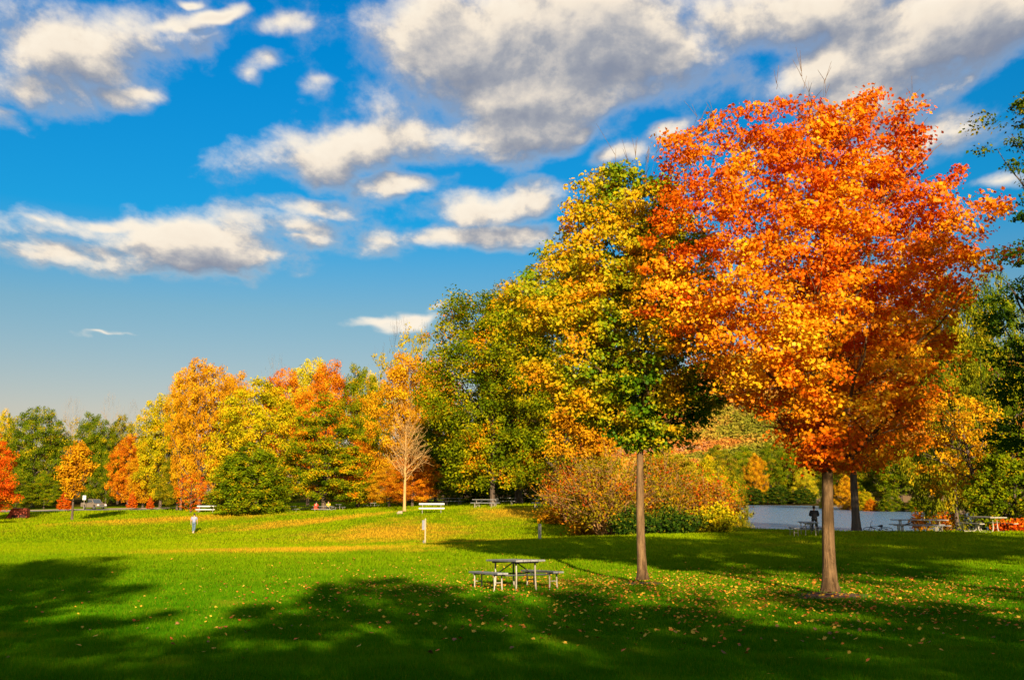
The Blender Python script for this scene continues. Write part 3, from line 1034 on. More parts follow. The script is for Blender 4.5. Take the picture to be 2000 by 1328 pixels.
# ---- big turning trees at the edge of the wood, over the shaded tables
def own_tree(px, d, rows, seed, trunk_r, mat, label, ax=None, wood=BARK_DARK, name='broadleaf_tree', lean_y=0, **kw):
    ax = ax or px
    x, y, z = spot(px, d)
    b, H, pf = px_rows(rows, ax, d, z)
    args = dict(nl=16, ncl=760, lpc=70, leaf=.25, cl=1.1, shape='oval', shell=.42, gap=.32, lump=.22, wood=wood, leafm=mat, sub=4, sides=7, twigs=.25, twig_r=.02)
    args.update(kw)
    wm, lm = gen_tree(seed, H, b, pf, trunk_r, name=name, lean=((ax - px) / FPX * d, lean_y), **args)
    return put_tree(name, (x, y, z), wm, lm, label)


def tone_oak(u):
    return .36 + .22 * u['noise'] + .36 * (u['rand'] - .5) + .40 * (u['crand'] - .5) + .12 * u['noise2']


own_tree(962, 100, [(598, 890, 985), (620, 872, 1010), (650, 848, 1050), (730, 835, 1065), (800, 838, 1070), (870, 850, 1065), (920, 862, 1055), (952, 875, 1035)], 41, .26, L_OAKG,
         'broad dark green tree turning yellow, overhanging the shaded tables', tone=lambda u: tone_oak(u) + .13, lean_y=-4.5)
own_tree(1090, 97, [(492, 1050, 1130), (520, 1020, 1170), (580, 985, 1205), (660, 955, 1225), (770, 960, 1225), (860, 985, 1215), (925, 1005, 1190), (945, 1040, 1160)], 43, .45, L_OAKG,
         'tallest dark green tree of the wood edge, behind the gold and green maple', tone=lambda u: tone_oak(u) + .12)
own_tree(1012, 108, [(555, 970, 1020), (590, 945, 1050), (650, 920, 1080), (800, 920, 1085), (900, 930, 1080)], 45, .4, L_OLIVE,
         'olive and orange tree showing between two dark green trees of the wood edge')
own_tree(1135, 72, [(775, 1100, 1170), (800, 1085, 1190), (850, 1080, 1205), (890, 1090, 1195)], 47, .12, L_AMBER,
         'small amber tree between the gold and green maple and the red bushes', ncl=150, leaf=.22, cl=.7, name='small_tree')

# ---- shared tree shapes (built at 14 m high, 5 m half width, then scaled)
def proto(name, prof, seed, base=.10, **kw):
    args = dict(nl=15, ncl=360, lpc=120, leaf=.215, cl=.95, shape='oval', shell=.38, gap=.22, lump=.24, sub=3, sides=6, twigs=.3, twig_r=.025, rise=.3)
    args.update(kw)
    return gen_tree(seed, 14.0, base * 14.0, [(t, r * 5.0) for t, r in prof], args.pop('trunk_r', .26), name=name, leafm=L_GREEN, wood=BARK_DARK, **args)


P_ROUND = proto('round', [(0, .5), (.15, .92), (.45, 1), (.72, .82), (.9, .5), (1, .15)], 101)
P_OVAL = proto('oval', [(0, .45), (.2, .85), (.5, 1), (.75, .85), (.92, .5), (1, .12)], 103, lump=.28)
P_PLUME = proto('plume', [(0, .30), (.25, .55), (.55, .88), (.78, 1), (.93, .7), (1, .2)], 105, nl=26, rise=.1, ncl=380, lpc=80, leaf=.20, cl=.7, gap=.28, shell=.6, twigs=.8, sub=5)
P_OAK = proto('layered', [(0, .95), (.12, 1), (.35, .86), (.6, .62), (.85, .35), (1, .08)], 107, ring_gap=1.5, flat=.4, rise=.05, base=.09)
P_SPARSE = proto('sparse', [(0, .3), (.3, .7), (.6, 1), (.85, .8), (1, .3)], 109, ncl=120, lpc=26, leaf=.28, cl=.8, gap=.4, twigs=1, bare=60, sub=7)
P_BUSH = proto('bushy', [(0, .80), (.12, 1), (.35, .95), (.6, .75), (.82, .45), (1, .06)], 111, base=.02, ncl=330, lpc=90, leaf=.20, cl=.8, lump=.16, trunk_r=.2, gap=.1, shell=.35, shape='tuft', flat=.9)
P_CLUMPY = proto('clumpy', [(0, .6), (.2, .95), (.45, 1), (.7, .78), (.9, .42), (1, .1)], 113, ncl=310, lpc=125, leaf=.21, cl=.85, lump=.34, gap=.36)
P_BARE = gen_tree(115, 14.0, 3.0, [(0, .6), (.3, 3.2), (.6, 5), (.85, 4.2), (1, 1.2)], .16, nl=26, ncl=150, lpc=0, twigs=True, twig_r=.03, sub=9, sides=6, rise=.12, bare=70, wood=BARK_PALE, name='bare', flare=1.3)


def wood_tree(P, px, top, d, hw, mat, label, name='broadleaf_tree', seed=0, wood=None, depth=None, cat='tree', group=None, part=('trunk', 'crown')):
    rr = random.Random(seed * 131 + int(px * 7) + int(d))
    x, y, z = spot(px, d)
    H = at(px, top, d)[2] - z
    w_ = hw / FPX * d * 1.02
    e = empty(name, (x, y, z), rr.uniform(0, 6.28))
    tag(e, label, cat, group)
    e.scale = (w_ / 5.0, (depth or w_) / 5.0, H / 14.0 * .985)
    for nm, me in zip(part, P):
        if me is None:
            continue
        o = link(nm, me, e)
        mm = mat if nm == part[1] else wood
        if mm is not None:
            o.material_slots[0].link = 'OBJECT'
            o.material_slots[0].material = mm
    return e


WOODS = [
    # shape, px, top, distance, half width, leaves, label
    (P_ROUND, -26, 846, 142, 50, L_RED, 'fiery red orange maple cut by the frame beside the rusty skip'),
    (P_CLUMPY, -5, 795, 205, 30, L_YGRN, 'yellow green tree behind the fiery red maple'),
    (P_OVAL, 62, 790, 196, 52, L_GREEN, 'large dense green tree behind the rusty skip'),
    (P_ROUND, 30, 930, 186, 32, L_GREEN, 'low dark green tree between the rusty skip and the large green tree'),
    (P_ROUND, 85, 925, 190, 30, L_YEW, 'low olive tree at the foot of the large dense green tree'),
    (P_ROUND, 20, 850, 222, 48, L_GREEN, 'dim green tree in the second row behind the rusty skip'),
    (P_ROUND, 105, 850, 226, 46, L_OLIVE, 'dim olive tree in the second row behind the little red sapling'),
    (P_ROUND, 185, 845, 228, 46, L_GREEN, 'dim green tree in the second row behind the road sign'),
    (P_ROUND, 270, 850, 222, 46, L_OLIVE, 'dim olive tree in the second row behind the burnt orange tree'),
    (P_ROUND, 340, 800, 200, 46, L_OLIVE, 'dim olive tree in the second row behind the tall yellow green tree'),
    (P_ROUND, 440, 800, 190, 46, L_AMBER, 'dim amber tree filling the row behind the evergreen bush'),
    (P_SPARSE, 128, 812, 206, 30, L_PALE, 'thin brown olive tree below the bare twigs'),
    (P_OVAL, 172, 803, 204, 38, L_GREEN, 'upright green tree behind the small amber tree'),
    (P_ROUND, 228, 810, 208, 34, L_OLIVE, 'dark olive round topped tree behind the pickup truck'),
    (P_CLUMPY, 205, 880, 194, 32, L_GREEN, 'dark green clumpy tree right behind the pickup truck'),
    (P_CLUMPY, 248, 842, 190, 34, L_BURNT, 'burnt orange tree beside the pickup truck'),
    (P_ROUND, 278, 880, 182, 34, L_AMBER, 'low amber tree between the burnt orange tree and the yellow green tree'),
    (P_OVAL, 312, 762, 178, 48, L_YGRN, 'tall yellow green tree beside the plumed amber tree'),
    (P_ROUND, 345, 880, 168, 38, L_OLIVE, 'low olive orange tree below the yellow green tree'),
    (P_PLUME, 388, 697, 152, 58, L_AMBER, 'tall plumed amber tree with many upright stems'),
    (P_PLUME, 352, 722, 165, 40, L_AMBER, 'narrow amber tree leaning against the tall plumed amber tree'),
    (P_SPARSE, 372, 922, 140, 32, L_RED, 'small scarlet tree at the wood edge above the walker'),
    (P_OVAL, 448, 722, 170, 44, L_AMBER, 'amber tree top between the plumed tree and the yellow sycamore'),
    (P_ROUND, 500, 738, 132, 86, L_YGRN, 'broad yellow green sycamore rising behind the evergreen bush'),
    (P_OVAL, 545, 714, 168, 46, L_BURNT, 'burnt orange tree behind the yellow green sycamore'),
    (P_OVAL, 600, 694, 172, 52, L_YELL, 'bright yellow tree top behind the orange crown'),
    (P_OVAL, 634, 700, 150, 50, L_BURNT, 'glowing orange tree above the green oak'),
    (P_OAK, 632, 765, 126, 92, L_OAKG, 'spreading green oak turning orange above the picnickers'),
    (P_OVAL, 697, 708, 150, 44, L_OAKG, 'narrow dark green tree next to the glowing orange tree'),
    (P_CLUMPY, 722, 720, 172, 40, L_YELL, 'pale yellow tree behind the narrow dark green tree'),
    (P_ROUND, 700, 860, 140, 48, L_BURNT, 'low rusty orange tree beside the green oak'),
    (P_SPARSE, 778, 636, 150, 58, L_PALE, 'tall wispy half bare tree rising above the orange trees'),
    (P_SPARSE, 835, 640, 158, 45, L_PALE, 'thin reddish half bare tree behind the dark green tree'),
    (P_OVAL, 800, 684, 128, 72, L_AMBER, 'large amber orange tree behind the bare tree'),
    (P_ROUND, 850, 700, 138, 50, L_BURNT, 'rusty tree between the large amber tree and the dark green tree'),
    (P_ROUND, 805, 880, 112, 48, L_BURNT, 'low orange tree behind the bare tree and benches'),
    (P_ROUND, 760, 905, 122, 36, L_AMBER, 'low amber tree beside the bare tree trunk'),
    (P_OVAL, 870, 800, 124, 60, L_GREEN, 'dense green tree closing the dark gap behind the tables'),
    (P_OVAL, 935, 760, 126, 65, L_GREEN, 'dense dark tree behind the tables under the canopy'),
    (P_OVAL, 1000, 760, 122, 65, L_GREEN, 'shaded green tree farther back under the canopy'),
    (P_OVAL, 1070, 740, 118, 70, L_GREEN, 'dark woodland tree behind the table beside the red bushes'),
    (P_BUSH, 905, 900, 120, 50, L_YEW, 'low dark undergrowth bush in the wood behind the tables'),
    (P_BUSH, 975, 900, 118, 50, L_YEW, 'low dark undergrowth bush under the tallest wood edge tree'),
    (P_BUSH, 1045, 900, 114, 50, L_YEW, 'low dark undergrowth bush next to the red bushes'),
    (P_ROUND, 1300, 872, 98, 70, L_PALE, 'pale olive tree behind the red bushes'),
    (P_CLUMPY, 1385, 884, 106, 55, L_YGRN, 'yellow green tree between the red bushes and the lake'),
    (P_ROUND, 1436, 905, 108, 26, L_OLIVE, 'small olive tree at the lake edge behind the red bushes'),
    # across the lake
    (P_ROUND, 1405, 868, 402, 34, L_OLIVE, 'olive tree on the far lake shore next to the bushes'),
    (P_ROUND, 1458, 872, 398, 32, L_YEW, 'green tree on the far lake shore with a rounded top'),
    (P_CLUMPY, 1478, 882, 392, 22, L_AMBER, 'sunlit orange tree on the far lake shore'),
    (P_OVAL, 1512, 862, 398, 32, L_GREEN, 'tall dark green tree on the far lake shore'),
    (P_ROUND, 1548, 870, 394, 30, L_YEW, 'olive green tree on the far shore above the standing person'),
    (P_CLUMPY, 1575, 900, 386, 22, L_YELL, 'small yellow tree on the far shore behind the standing person'),
    (P_ROUND, 1602, 862, 398, 34, L_GREEN, 'deep green tree on the far shore behind the orange maple trunk'),
    (P_ROUND, 1650, 872, 300, 40, L_OLIVE, 'orange olive tree beyond the sandy point'),
    (P_CLUMPY, 1655, 925, 268, 22, L_AMBER, 'amber bushy tree on the sandy point between two trunks'),
    (P_ROUND, 1700, 858, 275, 48, L_GREEN, 'shaded green tree behind the yellow bush on the point'),
    (P_ROUND, 1762, 850, 262, 52, L_YEW, 'dim olive tree across the water beyond the bicycle'),
    (P_ROUND, 1830, 845, 255, 55, L_GREEN, 'dim green tree across the water behind the long table'),
    (P_ROUND, 1905, 830, 245, 60, L_YEW, 'dim olive tree across the water behind the leaning tree'),
    (P_BUSH, 1420, 950, 388, 26, L_DARKF, 'dark waterside thicket on the far shore next to the red bush'),
    (P_BUSH, 1470, 948, 386, 28, L_DARKF, 'dark waterside thicket below the sunlit orange tree'),
    (P_BUSH, 1522, 946, 384, 28, L_DARKF, 'dark waterside thicket below the tall dark far shore tree'),
    (P_BUSH, 1570, 950, 380, 26, L_DARKF, 'dark waterside thicket behind the standing person'),
    # lake bank at the edge of the lawn
    (P_CLUMPY, 1868, 512, 84, 96, L_OLIVE, 'yellow green tree rising behind the orange maple crown'),
    (P_OVAL, 1962, 520, 90, 70, L_GREEN, 'dark olive tree behind the hemlock and the leaning tree'),
]
for i, (P, px, top, d, hw, mat, label) in enumerate(WOODS):
    wood_tree(P, px, top, d, hw, mat, label, seed=i)

# bare twiggy tops among the woods
for px, top, d, hw, label in [(130, 782, 214, 30, 'bare grey tree with twigs above the thin brown tree'), (204, 774, 214, 26, 'bare twiggy tree behind the upright green tree'), (246, 788, 216, 22, 'low bare twiggy tree behind the dark olive tree'),
                              (530, 704, 182, 34, 'bare twigs showing over the burnt orange tree top')]:
    wood_tree(P_BARE, px, top, d, hw, None, label, name='bare_tree', wood=BARK_PALE, part=('trunk', 'crown'))
# the pale bare tree standing on the lawn
x, y, z = spot(790, 90)
b_, H_, pf = px_rows([(792, 772, 802), (820, 752, 826), (870, 738, 842), (910, 752, 828), (935, 778, 802)], 788, 90, z)
wm, _ = gen_tree(61, H_, b_ * .92, pf, .15, nl=60, ncl=520, lpc=0, twigs=True, twig_r=.007, sub=8, sides=6, rise=.06, limb_k=.30, bare=40, wood=BARK_WARM, name='bare_lawn_tree', wob=.5, flare=1.2)
put_tree('bare_tree', (x, y, z), wm, None, 'pale leafless tree standing alone on the lawn between two white benches')
# small amber tree with its shadow
x, y, z = spot(141, 138)
b_, H_, pf = px_rows([(860, 140, 155), (880, 126, 168), (910, 117, 180), (935, 122, 172), (962, 132, 160), (976, 138, 154)], 146, 138, z)
wm, lm = gen_tree(63, H_, b_, pf, .17, nl=16, ncl=130, lpc=60, leaf=.30, cl=.75, shell=.5, gap=.25, lump=.15, wood=BARK_DARK, leafm=L_AMBER, twigs=.6, twig_r=.02, sub=5, name='amber_tree')
put_tree('young_tree', (x, y, z), wm, lm, 'small amber tree standing alone on the sunny lawn near the pickup truck')
# red saplings by the road
for px, top, d, hw, label in [(125, 957, 172, 13, 'little red sapling on a pale stem beside the small amber tree'), (257, 958, 174, 9, 'little red sapling at the roadside beyond the pickup truck'), (292, 968, 172, 7, 'smallest red sapling at the end of the road')]:
    wood_tree(P_OAK, px, top, d, hw, L_RED, label, name='sapling', wood=BARK_PALE)

# evergreen bush on the lawn
wood_tree(P_BUSH, 490, 862, 107, 77, L_YEW, 'wide rounded evergreen bush on the lawn behind the walker', name='evergreen_bush', cat='bush', part=('stem', 'foliage'))

# ---- arching red and olive bushes by the lake
FAN = [(1185, 64, 5.9, 4.1, 201, L_SUMAC, 'largest arching olive and orange bush with pale bare stems', 60, .22), (1290, 66, 4.9, 3.2, 203, L_SUMAC, 'arching olive bush behind the gold and green maple trunk', 46, .22),
       (1385, 66, 3.7, 2.5, 205, L_SUMACR, 'arching rust red bush at the water edge', 40, .20), (1120, 76, 5.6, 2.6, 207, L_SUMACR, 'red bush beside the shaded table', 34, .22)]
for px, d, H, sp_, seed, mat, label, nst, lf in FAN:
    wm, lm = gen_fan(seed, H, sp_, int(nst * 1.7), sprays=6, lpc=7, leaf=lf * .78, cl=.45, leafm=mat, wood=BARK_BUSH, name='arching_bush', stem_r=.045)
    put_tree('arching_bush', spot(px, d), wm, lm, label, 'bush', part=('stem', 'foliage'))
for px, d, H, sp_, seed, mat, label in [(1095, 78, 1.3, 1.8, 211, L_AMBER, 'low amber scrub at the lawn edge beside the shaded table'), (1150, 68, 1.2, 1.8, 213, L_AMBER, 'low tawny scrub at the foot of the largest arching bush'),
                                        (1235, 61, 1.4, 1.6, 215, L_DARKF, 'low dark green scrub behind the gold and green maple trunk'), (1320, 61.5, 1.5, 1.8, 217, L_DARKF, 'low dark green scrub at the foot of the olive bush'), (1398, 62, 1.5, 1.4, 219, L_YGRN, 'low yellow green scrub beside the water')]:  # dark leaves on two scrubs paint the shade at the bushes' foot
    wm, lm = gen_fan(seed, H, sp_, 40, sprays=8, lpc=14, leaf=.16, cl=.35, leafm=mat, wood=BARK_DARK, name='scrub', stem_r=.02, t0=.05)
    put_tree('scrub', spot(px, d), wm, lm, label, 'bush', part=('stem', 'foliage'))
# bushes on the sandy point across the lake
for px, top, d, hw, mat, label in [(1612, 962, 300, 12, L_YELL, 'tiny yellow bush on the sandy point behind the orange maple trunk'), (1692, 955, 258, 20, L_YGRN, 'round yellow bush on the sandy point'), (1702, 972, 248, 14, L_BURNT, 'brown bush in front of the round yellow bush'),
                                   (1742, 958, 243, 24, L_GREEN, 'round green bush across the water beyond the bicycle'), (1800, 965, 238, 28, L_YEW, 'dim low bush across the water behind the long table')]:
    wood_tree(P_BUSH, px, top, d, hw, mat, label, name='bush', cat='bush', part=('stem', 'foliage'))

# ---- trees at the lake end of the lawn
x, y, z = spot(1670, 62)
b_, H_, pf = px_rows([(520, 1600, 1740), (580, 1560, 1790), (680, 1540, 1830), (780, 1545, 1850), (850, 1560, 1840), (895, 1600, 1780), (915, 1640, 1720)], 1680, 62, z)
wm, lm = gen_tree(65, H_, b_, pf, .25, nl=16, ncl=480, lpc=56, leaf=.2, cl=.85, shell=.45, gap=.3, lump=.2, wood=BARK_DARK, leafm=L_BURNT, twigs=.4, twig_r=.02, sub=5, name='shade_tree',
                  tone=lambda u: .30 + .2 * u['noise'] + .4 * (u['rand'] - .5) + .3 * (u['crand'] - .5))
put_tree('broadleaf_tree', (x, y, z), wm, lm, 'dark trunked rust red tree at the water edge beside the bicycle')
x, y, z = spot(1918, 70)
b_, H_, pf = px_rows([(762, 1850, 1920), (800, 1815, 1950), (860, 1790, 1965), (910, 1775, 1960), (950, 1790, 1940), (972, 1820, 1930)], 1880, 70, z)
wm, lm = gen_tree(67, H_, b_, pf, .22, nl=16, ncl=150, lpc=44, leaf=.2, cl=.6, shell=.7, gap=.3, lump=.2, wood=BARK_DARK, leafm=L_AMBER, twigs=1, twig_r=.016, sub=5, lean=(-1.5, 0), name='leaning_tree')
put_tree('leaning_tree', (x, y, z), wm, lm, 'leaning dark stemmed tree with amber leaves above the bent frame table')
x, y, z = spot(2105, 40)
b_, H_, pf = px_rows([(180, 2056, 2105), (215, 2001, 2120), (240, 1971, 2130), (300, 1968, 2140), (330, 2006, 2140), (375, 2046, 2130), (420, 2036, 2130), (480, 1972, 2140), (540, 1954, 2150), (620, 1934, 2170), (700, 1927, 2180),
                      (780, 1922, 2190), (840, 1937, 2180), (880, 1967, 2160)], 2095, 40, z)
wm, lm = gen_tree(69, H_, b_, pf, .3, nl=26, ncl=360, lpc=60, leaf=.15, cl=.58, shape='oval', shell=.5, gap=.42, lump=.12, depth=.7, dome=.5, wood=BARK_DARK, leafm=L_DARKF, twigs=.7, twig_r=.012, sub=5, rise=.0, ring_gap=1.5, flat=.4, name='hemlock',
                  tone=lambda u: .35 + .45 * np.clip((u['t'] - .62) / .3, 0, 1) + .2 * u['noise'] + .4 * (u['rand'] - .5))  # sunlit top and shaded lower crown painted into the needle tone
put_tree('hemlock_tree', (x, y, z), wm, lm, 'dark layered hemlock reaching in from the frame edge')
wood_tree(P_BUSH, 1985, 825, 64, 85, L_YEW, 'large yellow green bush beside the bent frame table', name='lakeside_bush', cat='bush', part=('stem', 'foliage'))
wm, lm = gen_fan(223, .45, 1.6, 30, sprays=8, lpc=14, leaf=.14, cl=.3, leafm=L_RED, wood=BARK_DARK, name='scrub', stem_r=.015, t0=.05)
put_tree('scrub', spot(1985, 60), wm, lm, 'low red scrub at the foot of the large yellow green bush', 'bush', part=('stem', 'foliage'))
for px, d, seed, label in [(1800, 66, 225, 'thin leafy shoots with rusty leaves under the long table'), (1850, 66, 227, 'thin leafy shoots at the water edge beside the long table')]:
    wm, lm = gen_fan(seed, 1.5, .9, 12, sprays=3, lpc=5, leaf=.17, cl=.25, leafm=L_SUMACR, wood=BARK_DARK, name='shoots', stem_r=.012)
    put_tree('shrub', spot(px, d), wm, lm, label, 'bush', part=('stem', 'foliage'))

# ---- park trees behind and beside the viewer; their shade falls across the lawn
P_HIGH = proto('high', [(0, .6), (.2, .95), (.5, 1), (.8, .75), (1, .15)], 117, base=.50, ncl=240)
SHADE = [  # shape, x, y, height, half width
    (P_OVAL, -7.2, -15, 17.2, 4.2), (P_ROUND, -12.8, -14, 15.0, 5.0), (P_ROUND, -20, -14, 15.5, 5.0), (P_CLUMPY, -1.4, -16, 11.6, 3.8), (P_OVAL, 3.7, -15, 14.8, 3.0), (P_ROUND, 8.4, -14, 12.0, 3.4), (P_CLUMPY, 14.0, -15, 12.8, 4.2), (P_ROUND, 20.5, -15, 12.4, 4.5), (P_SPARSE, 10.5, -22, 17.0, 4.2), (P_SPARSE, 17.5, -22, 16.8, 4.6), (P_SPARSE, 24.5, -21, 16.0, 4.6),
    (P_HIGH, 15.6, 9, 13.4, 4.2), (P_HIGH, 22, 13, 16.0, 4.6), (P_HIGH, 28, 17, 15.5, 5.0), (P_HIGH, 26, 33, 15.0, 5.0), (P_OVAL, -64, 102, 12.5, 5.0), (P_ROUND, -82, 118, 11.0, 4.5)]
for i, (P, sx, sy, H, hw) in enumerate(SHADE):
    e = empty('park_tree', (sx, sy, gz(sx, sy)), i * 1.3)
    tag(e, 'broad green park tree out of the picture whose shade falls on the lawn', 'tree', 'park trees shading the lawn')
    e.scale = (hw / 5, hw / 5, H / 14)
    for nm, me in zip(('trunk', 'crown'), P):
        link(nm, me, e)


# ====================================================================== small mesh helpers
class MB:
    def __init__(self):
        self.V, self.F = [], []

    def quadmesh(self, V, F):
        n = len(self.V)
        self.V += [tuple(map(float, v)) for v in V]
        self.F += [tuple(i + n for i in f) for f in F]

    def box(self, c, s, rot=None, bev=0.0):
        hx_, hy_, hz_ = s[0] / 2, s[1] / 2, s[2] / 2
        M = Euler(rot or (0, 0, 0)).to_matrix()
        b = min(bev, hx_ * .45, hy_ * .45, hz_ * .45)
        if b <= 0:
            V = [(sx * hx_, sy * hy_, sz * hz_) for sx in (-1, 1) for sy in (-1, 1) for sz in (-1, 1)]
            F = [(0, 1, 3, 2), (4, 6, 7, 5), (0, 4, 5, 1), (2, 3, 7, 6), (0, 2, 6, 4), (1, 5, 7, 3)]
            self.quadmesh([Vector(c) + M @ Vector(v) for v in V], F)
            return
        bm = bmesh.new()
        bmesh.ops.create_cube(bm, size=1.0)
        for v in bm.verts:
            v.co = Vector((v.co.x * s[0], v.co.y * s[1], v.co.z * s[2]))
        bmesh.ops.bevel(bm, geom=list(bm.edges), offset=b, segments=2, affect='EDGES')
        bm.verts.ensure_lookup_table()
        self.quadmesh([Vector(c) + M @ v.co for v in bm.verts], [[v.index for v in f.verts] for f in bm.faces])
        bm.free()

    def tube(self, P, rad, k=8, cap=True):
        wd = Wood()
        wd.add(P, rad, k, False)
        V, F = wd.V[0], wd.F[0].tolist()
        if cap:
            m = len(P)
            F = F + [tuple(range(k))[::-1], tuple(range((m - 1) * k, m * k))]
        self.quadmesh(V, F)

    def prism(self, prof, w, axis='x'):
        """profile in (y,z) extruded along x by +-w/2"""
        n = len(prof)
        V = [(-w / 2, p[0], p[1]) for p in prof] + [(w / 2, p[0], p[1]) for p in prof]
        F = [tuple(range(n)), tuple(range(2 * n - 1, n - 1, -1))] + [(i, i + n, (i + 1) % n + n, (i + 1) % n) for i in range(n)]
        self.quadmesh(V, F)

    def ring(self, c, rad, r, axis='x', seg=28, k=8):
        V, F = [], []
        for i in range(seg):
            a = i / seg * 2 * math.pi
            for j in range(k):
                b = j / k * 2 * math.pi
                rr = rad + r * math.cos(b)
                p = (r * math.sin(b), rr * math.cos(a), rr * math.sin(a))
                V.append(Vector(c) + Vector(p))
                F.append((i * k + j, ((i + 1) % seg) * k + j, ((i + 1) % seg) * k + (j + 1) % k, i * k + (j + 1) % k))
        self.quadmesh(V, F)

    def disc(self, c, rad, th, seg=24):
        """short cylinder along x"""
        V = [Vector(c) + Vector((s * th / 2, rad * math.cos(i / seg * 6.28318), rad * math.sin(i / seg * 6.28318))) for s in (-1, 1) for i in range(seg)]
        F = [tuple(range(seg))[::-1], tuple(range(seg, 2 * seg))] + [(i, (i + 1) % seg, (i + 1) % seg + seg, i + seg) for i in range(seg)]
        self.quadmesh(V, F)

    def build(self, name, mat, parent=None, smooth=False, loc=None):
        me = bpy.data.meshes.new(name)
        me.from_pydata(self.V, [], self.F)
        me.update()
        bm = bmesh.new()
        bm.from_mesh(me)
        bmesh.ops.recalc_face_normals(bm, faces=bm.faces)
        bm.to_mesh(me)
        bm.free()
        if smooth:
            me.polygons.foreach_set('use_smooth', [True] * len(me.polygons))
        me.materials.append(mat)
        return link(name, me, parent, loc)


import bmesh

M_PLANK = simple_mat('weathered_plank', (.27, .26, .24), .75, 0, .25, 9)
M_STEEL = simple_mat('galvanised_steel', (.36, .30, .22), .5, .2, .15, 7)
M_WHITE = simple_mat('white_paint', (.60, .57, .50), .5, 0, .06, 4)
M_CREAM = simple_mat('cream_paint', (.36, .31, .23), .5, 0, .1, 6)
M_DARKST = simple_mat('dark_steel', (.10, .10, .10), .5, .3, .2, 8)
M_BLACK = simple_mat('black_rubber', (.018, .018, .02), .8, 0, .2, 12)


# ---- picnic tables: plank top, two long seats, steel frames
def make_table(near=True):
    e = empty('picnic_table', (0, 0, 0))
    mb = MB()
    for i in range(4):
        mb.box((-.305 + i * .203, 0, .735), (.195, 2.4, .045), bev=.006)
    mb.build('table_top', M_PLANK, e)
    for s in (-1, 1):
        mb = MB()
        for i in range(2):
            mb.box((s * .76 - .075 + i * .15, 0, .43), (.142, 2.4, .045), bev=.006)
        mb.build('seat', M_PLANK, e)
    for s in (-1, 1):
        for q in (-1, 1):
            mb = MB()
            mb.tube([(q * .26, s * .82, .67), (q * .26, s * .82, .3), (q * .27, s * .82, .08), (q * .285, s * .82, -.05)], .024)
            mb.build('leg', M_STEEL, e)
    mb = MB()
    for s in (-1, 1):
        mb.box((0, s * .82, .69), (.70, .05, .045))
        mb.tube([(-.62, s * .82, .375), (.62, s * .82, .375)], .02)
        mb.tube([(0, s * .06, .70), (-.25, s * .80, .36)], .017)
        mb.tube([(0, s * .06, .70), (.25, s * .80, .36)], .017)
        for q in (-1, 1):
            mb.box((q * .76, s * .82, .39), (.30, .05, .035))
    mb.build('frame', M_DARKST, e)
    for s in (-1, 1):
        for q in (-1, 1):
            mb = MB()
            x1, x2 = q * .66, q * .86
            mb.tube([(x1, s * .82, .40), (x1, s * .82, .1), (x1 - q * .015, s * .82, -.05)], .02)
            mb.tube([(x2, s * .82, .40), (x2, s * .82, .1), (x2 + q * .02, s * .82, -.05)], .02)
            mb.tube([(x1, s * .82, .2), (x2, s * .82, .2)], .014)
            mb.build('seat_leg', M_STEEL, e)
    return e


tab0 = make_table()
TABLES = [  # px, distance, turn, scale, label
    (1006, 27.1, 20, 1.0, 'weathered picnic table standing alone on the lawn beside the gold and green maple'),
    (1577, 55.5, -8, 1.0, 'shaded picnic table in front of the person looking at the lake'),
    (1794, 61, 77, 1.32, 'long shaded picnic table at the water edge between the bicycles'),
    (632, 121, 80, 1.0, 'picnic table where the two people sit below the green oak'),
    (655, 128, 30, 1.0, 'pale topped picnic table just behind the seated people'),
    (725, 139, 20, 1.0, 'picnic table alone in the sun between the oak and the bare tree'),
    (558, 116, 60, 1.0, 'picnic table half hidden by the evergreen bush'),
    (602, 138, 75, 1.0, 'dim picnic table in deep shade behind the seated people'),
    (846, 116, 70, 1.0, 'dim picnic table behind the white bench on the open lawn'),
    (884, 112, 80, 1.0, 'dim long seeming picnic table in the dark gap of the wood'),
    (948, 96, 75, 1.0, 'picnic table at the front of the dark canopy with sunlit seat ends'),
    (984, 103, 85, 1.0, 'dark picnic table just behind the one at the front of the canopy'),
    (1068, 92, 65, 1.0, 'picnic table under the canopy next to the red bush'),
]
for i, (px, d, rz, s, label) in enumerate(TABLES):
    o = tab0 if i == 0 else copy_tree(tab0)
    o.location = spot(px, d)
    o.rotation_euler = (0, 0, R(rz))
    o.scale = (s, s, 1.0)
    tag(o, label, 'picnic table', 'picnic tables around the park')
tab0.rotation_euler = (R(-2.9), 0, R(20))       # stands on the slope falling away

# ---- table on bent tube frames
e = empty('picnic_table', spot(1925, 60), R(8))
e.scale = (1.12, 1.12, 1.15)
tag(e, 'picnic table on pale bent tube frames beside the large yellow green bush', 'picnic table', 'picnic tables around the park')
mb = MB()
for i in range(4):
    mb.box((-.36 + i * .24, 0, .76), (.23, 2.2, .05), bev=.006)
mb.build('table_top', M_CREAM, e)
for q in (-1, 1):
    mb = MB()
    mb.box((q * .95, 0, .45), (.28, 2.2, .045), bev=.006)
    mb.build('seat', M_CREAM, e)
for s in (-1, 1):
    mb = MB()
    for q in (-1, 1):
        mb.tube([(q * .12, s * .75, .73), (q * .12, s * .75, .25), (q * .15, s * .75, .1), (q * .25, s * .75, .03), (q * .75, s * .75, .02), (q * .9, s * .75, .08), (q * .95, s * .75, .2), (q * .95, s * .75, .43)], .035)
    mb.box((0, s * .75, .715), (.7, .05, .04))
    mb.build('bent_frame', M_CREAM, e)

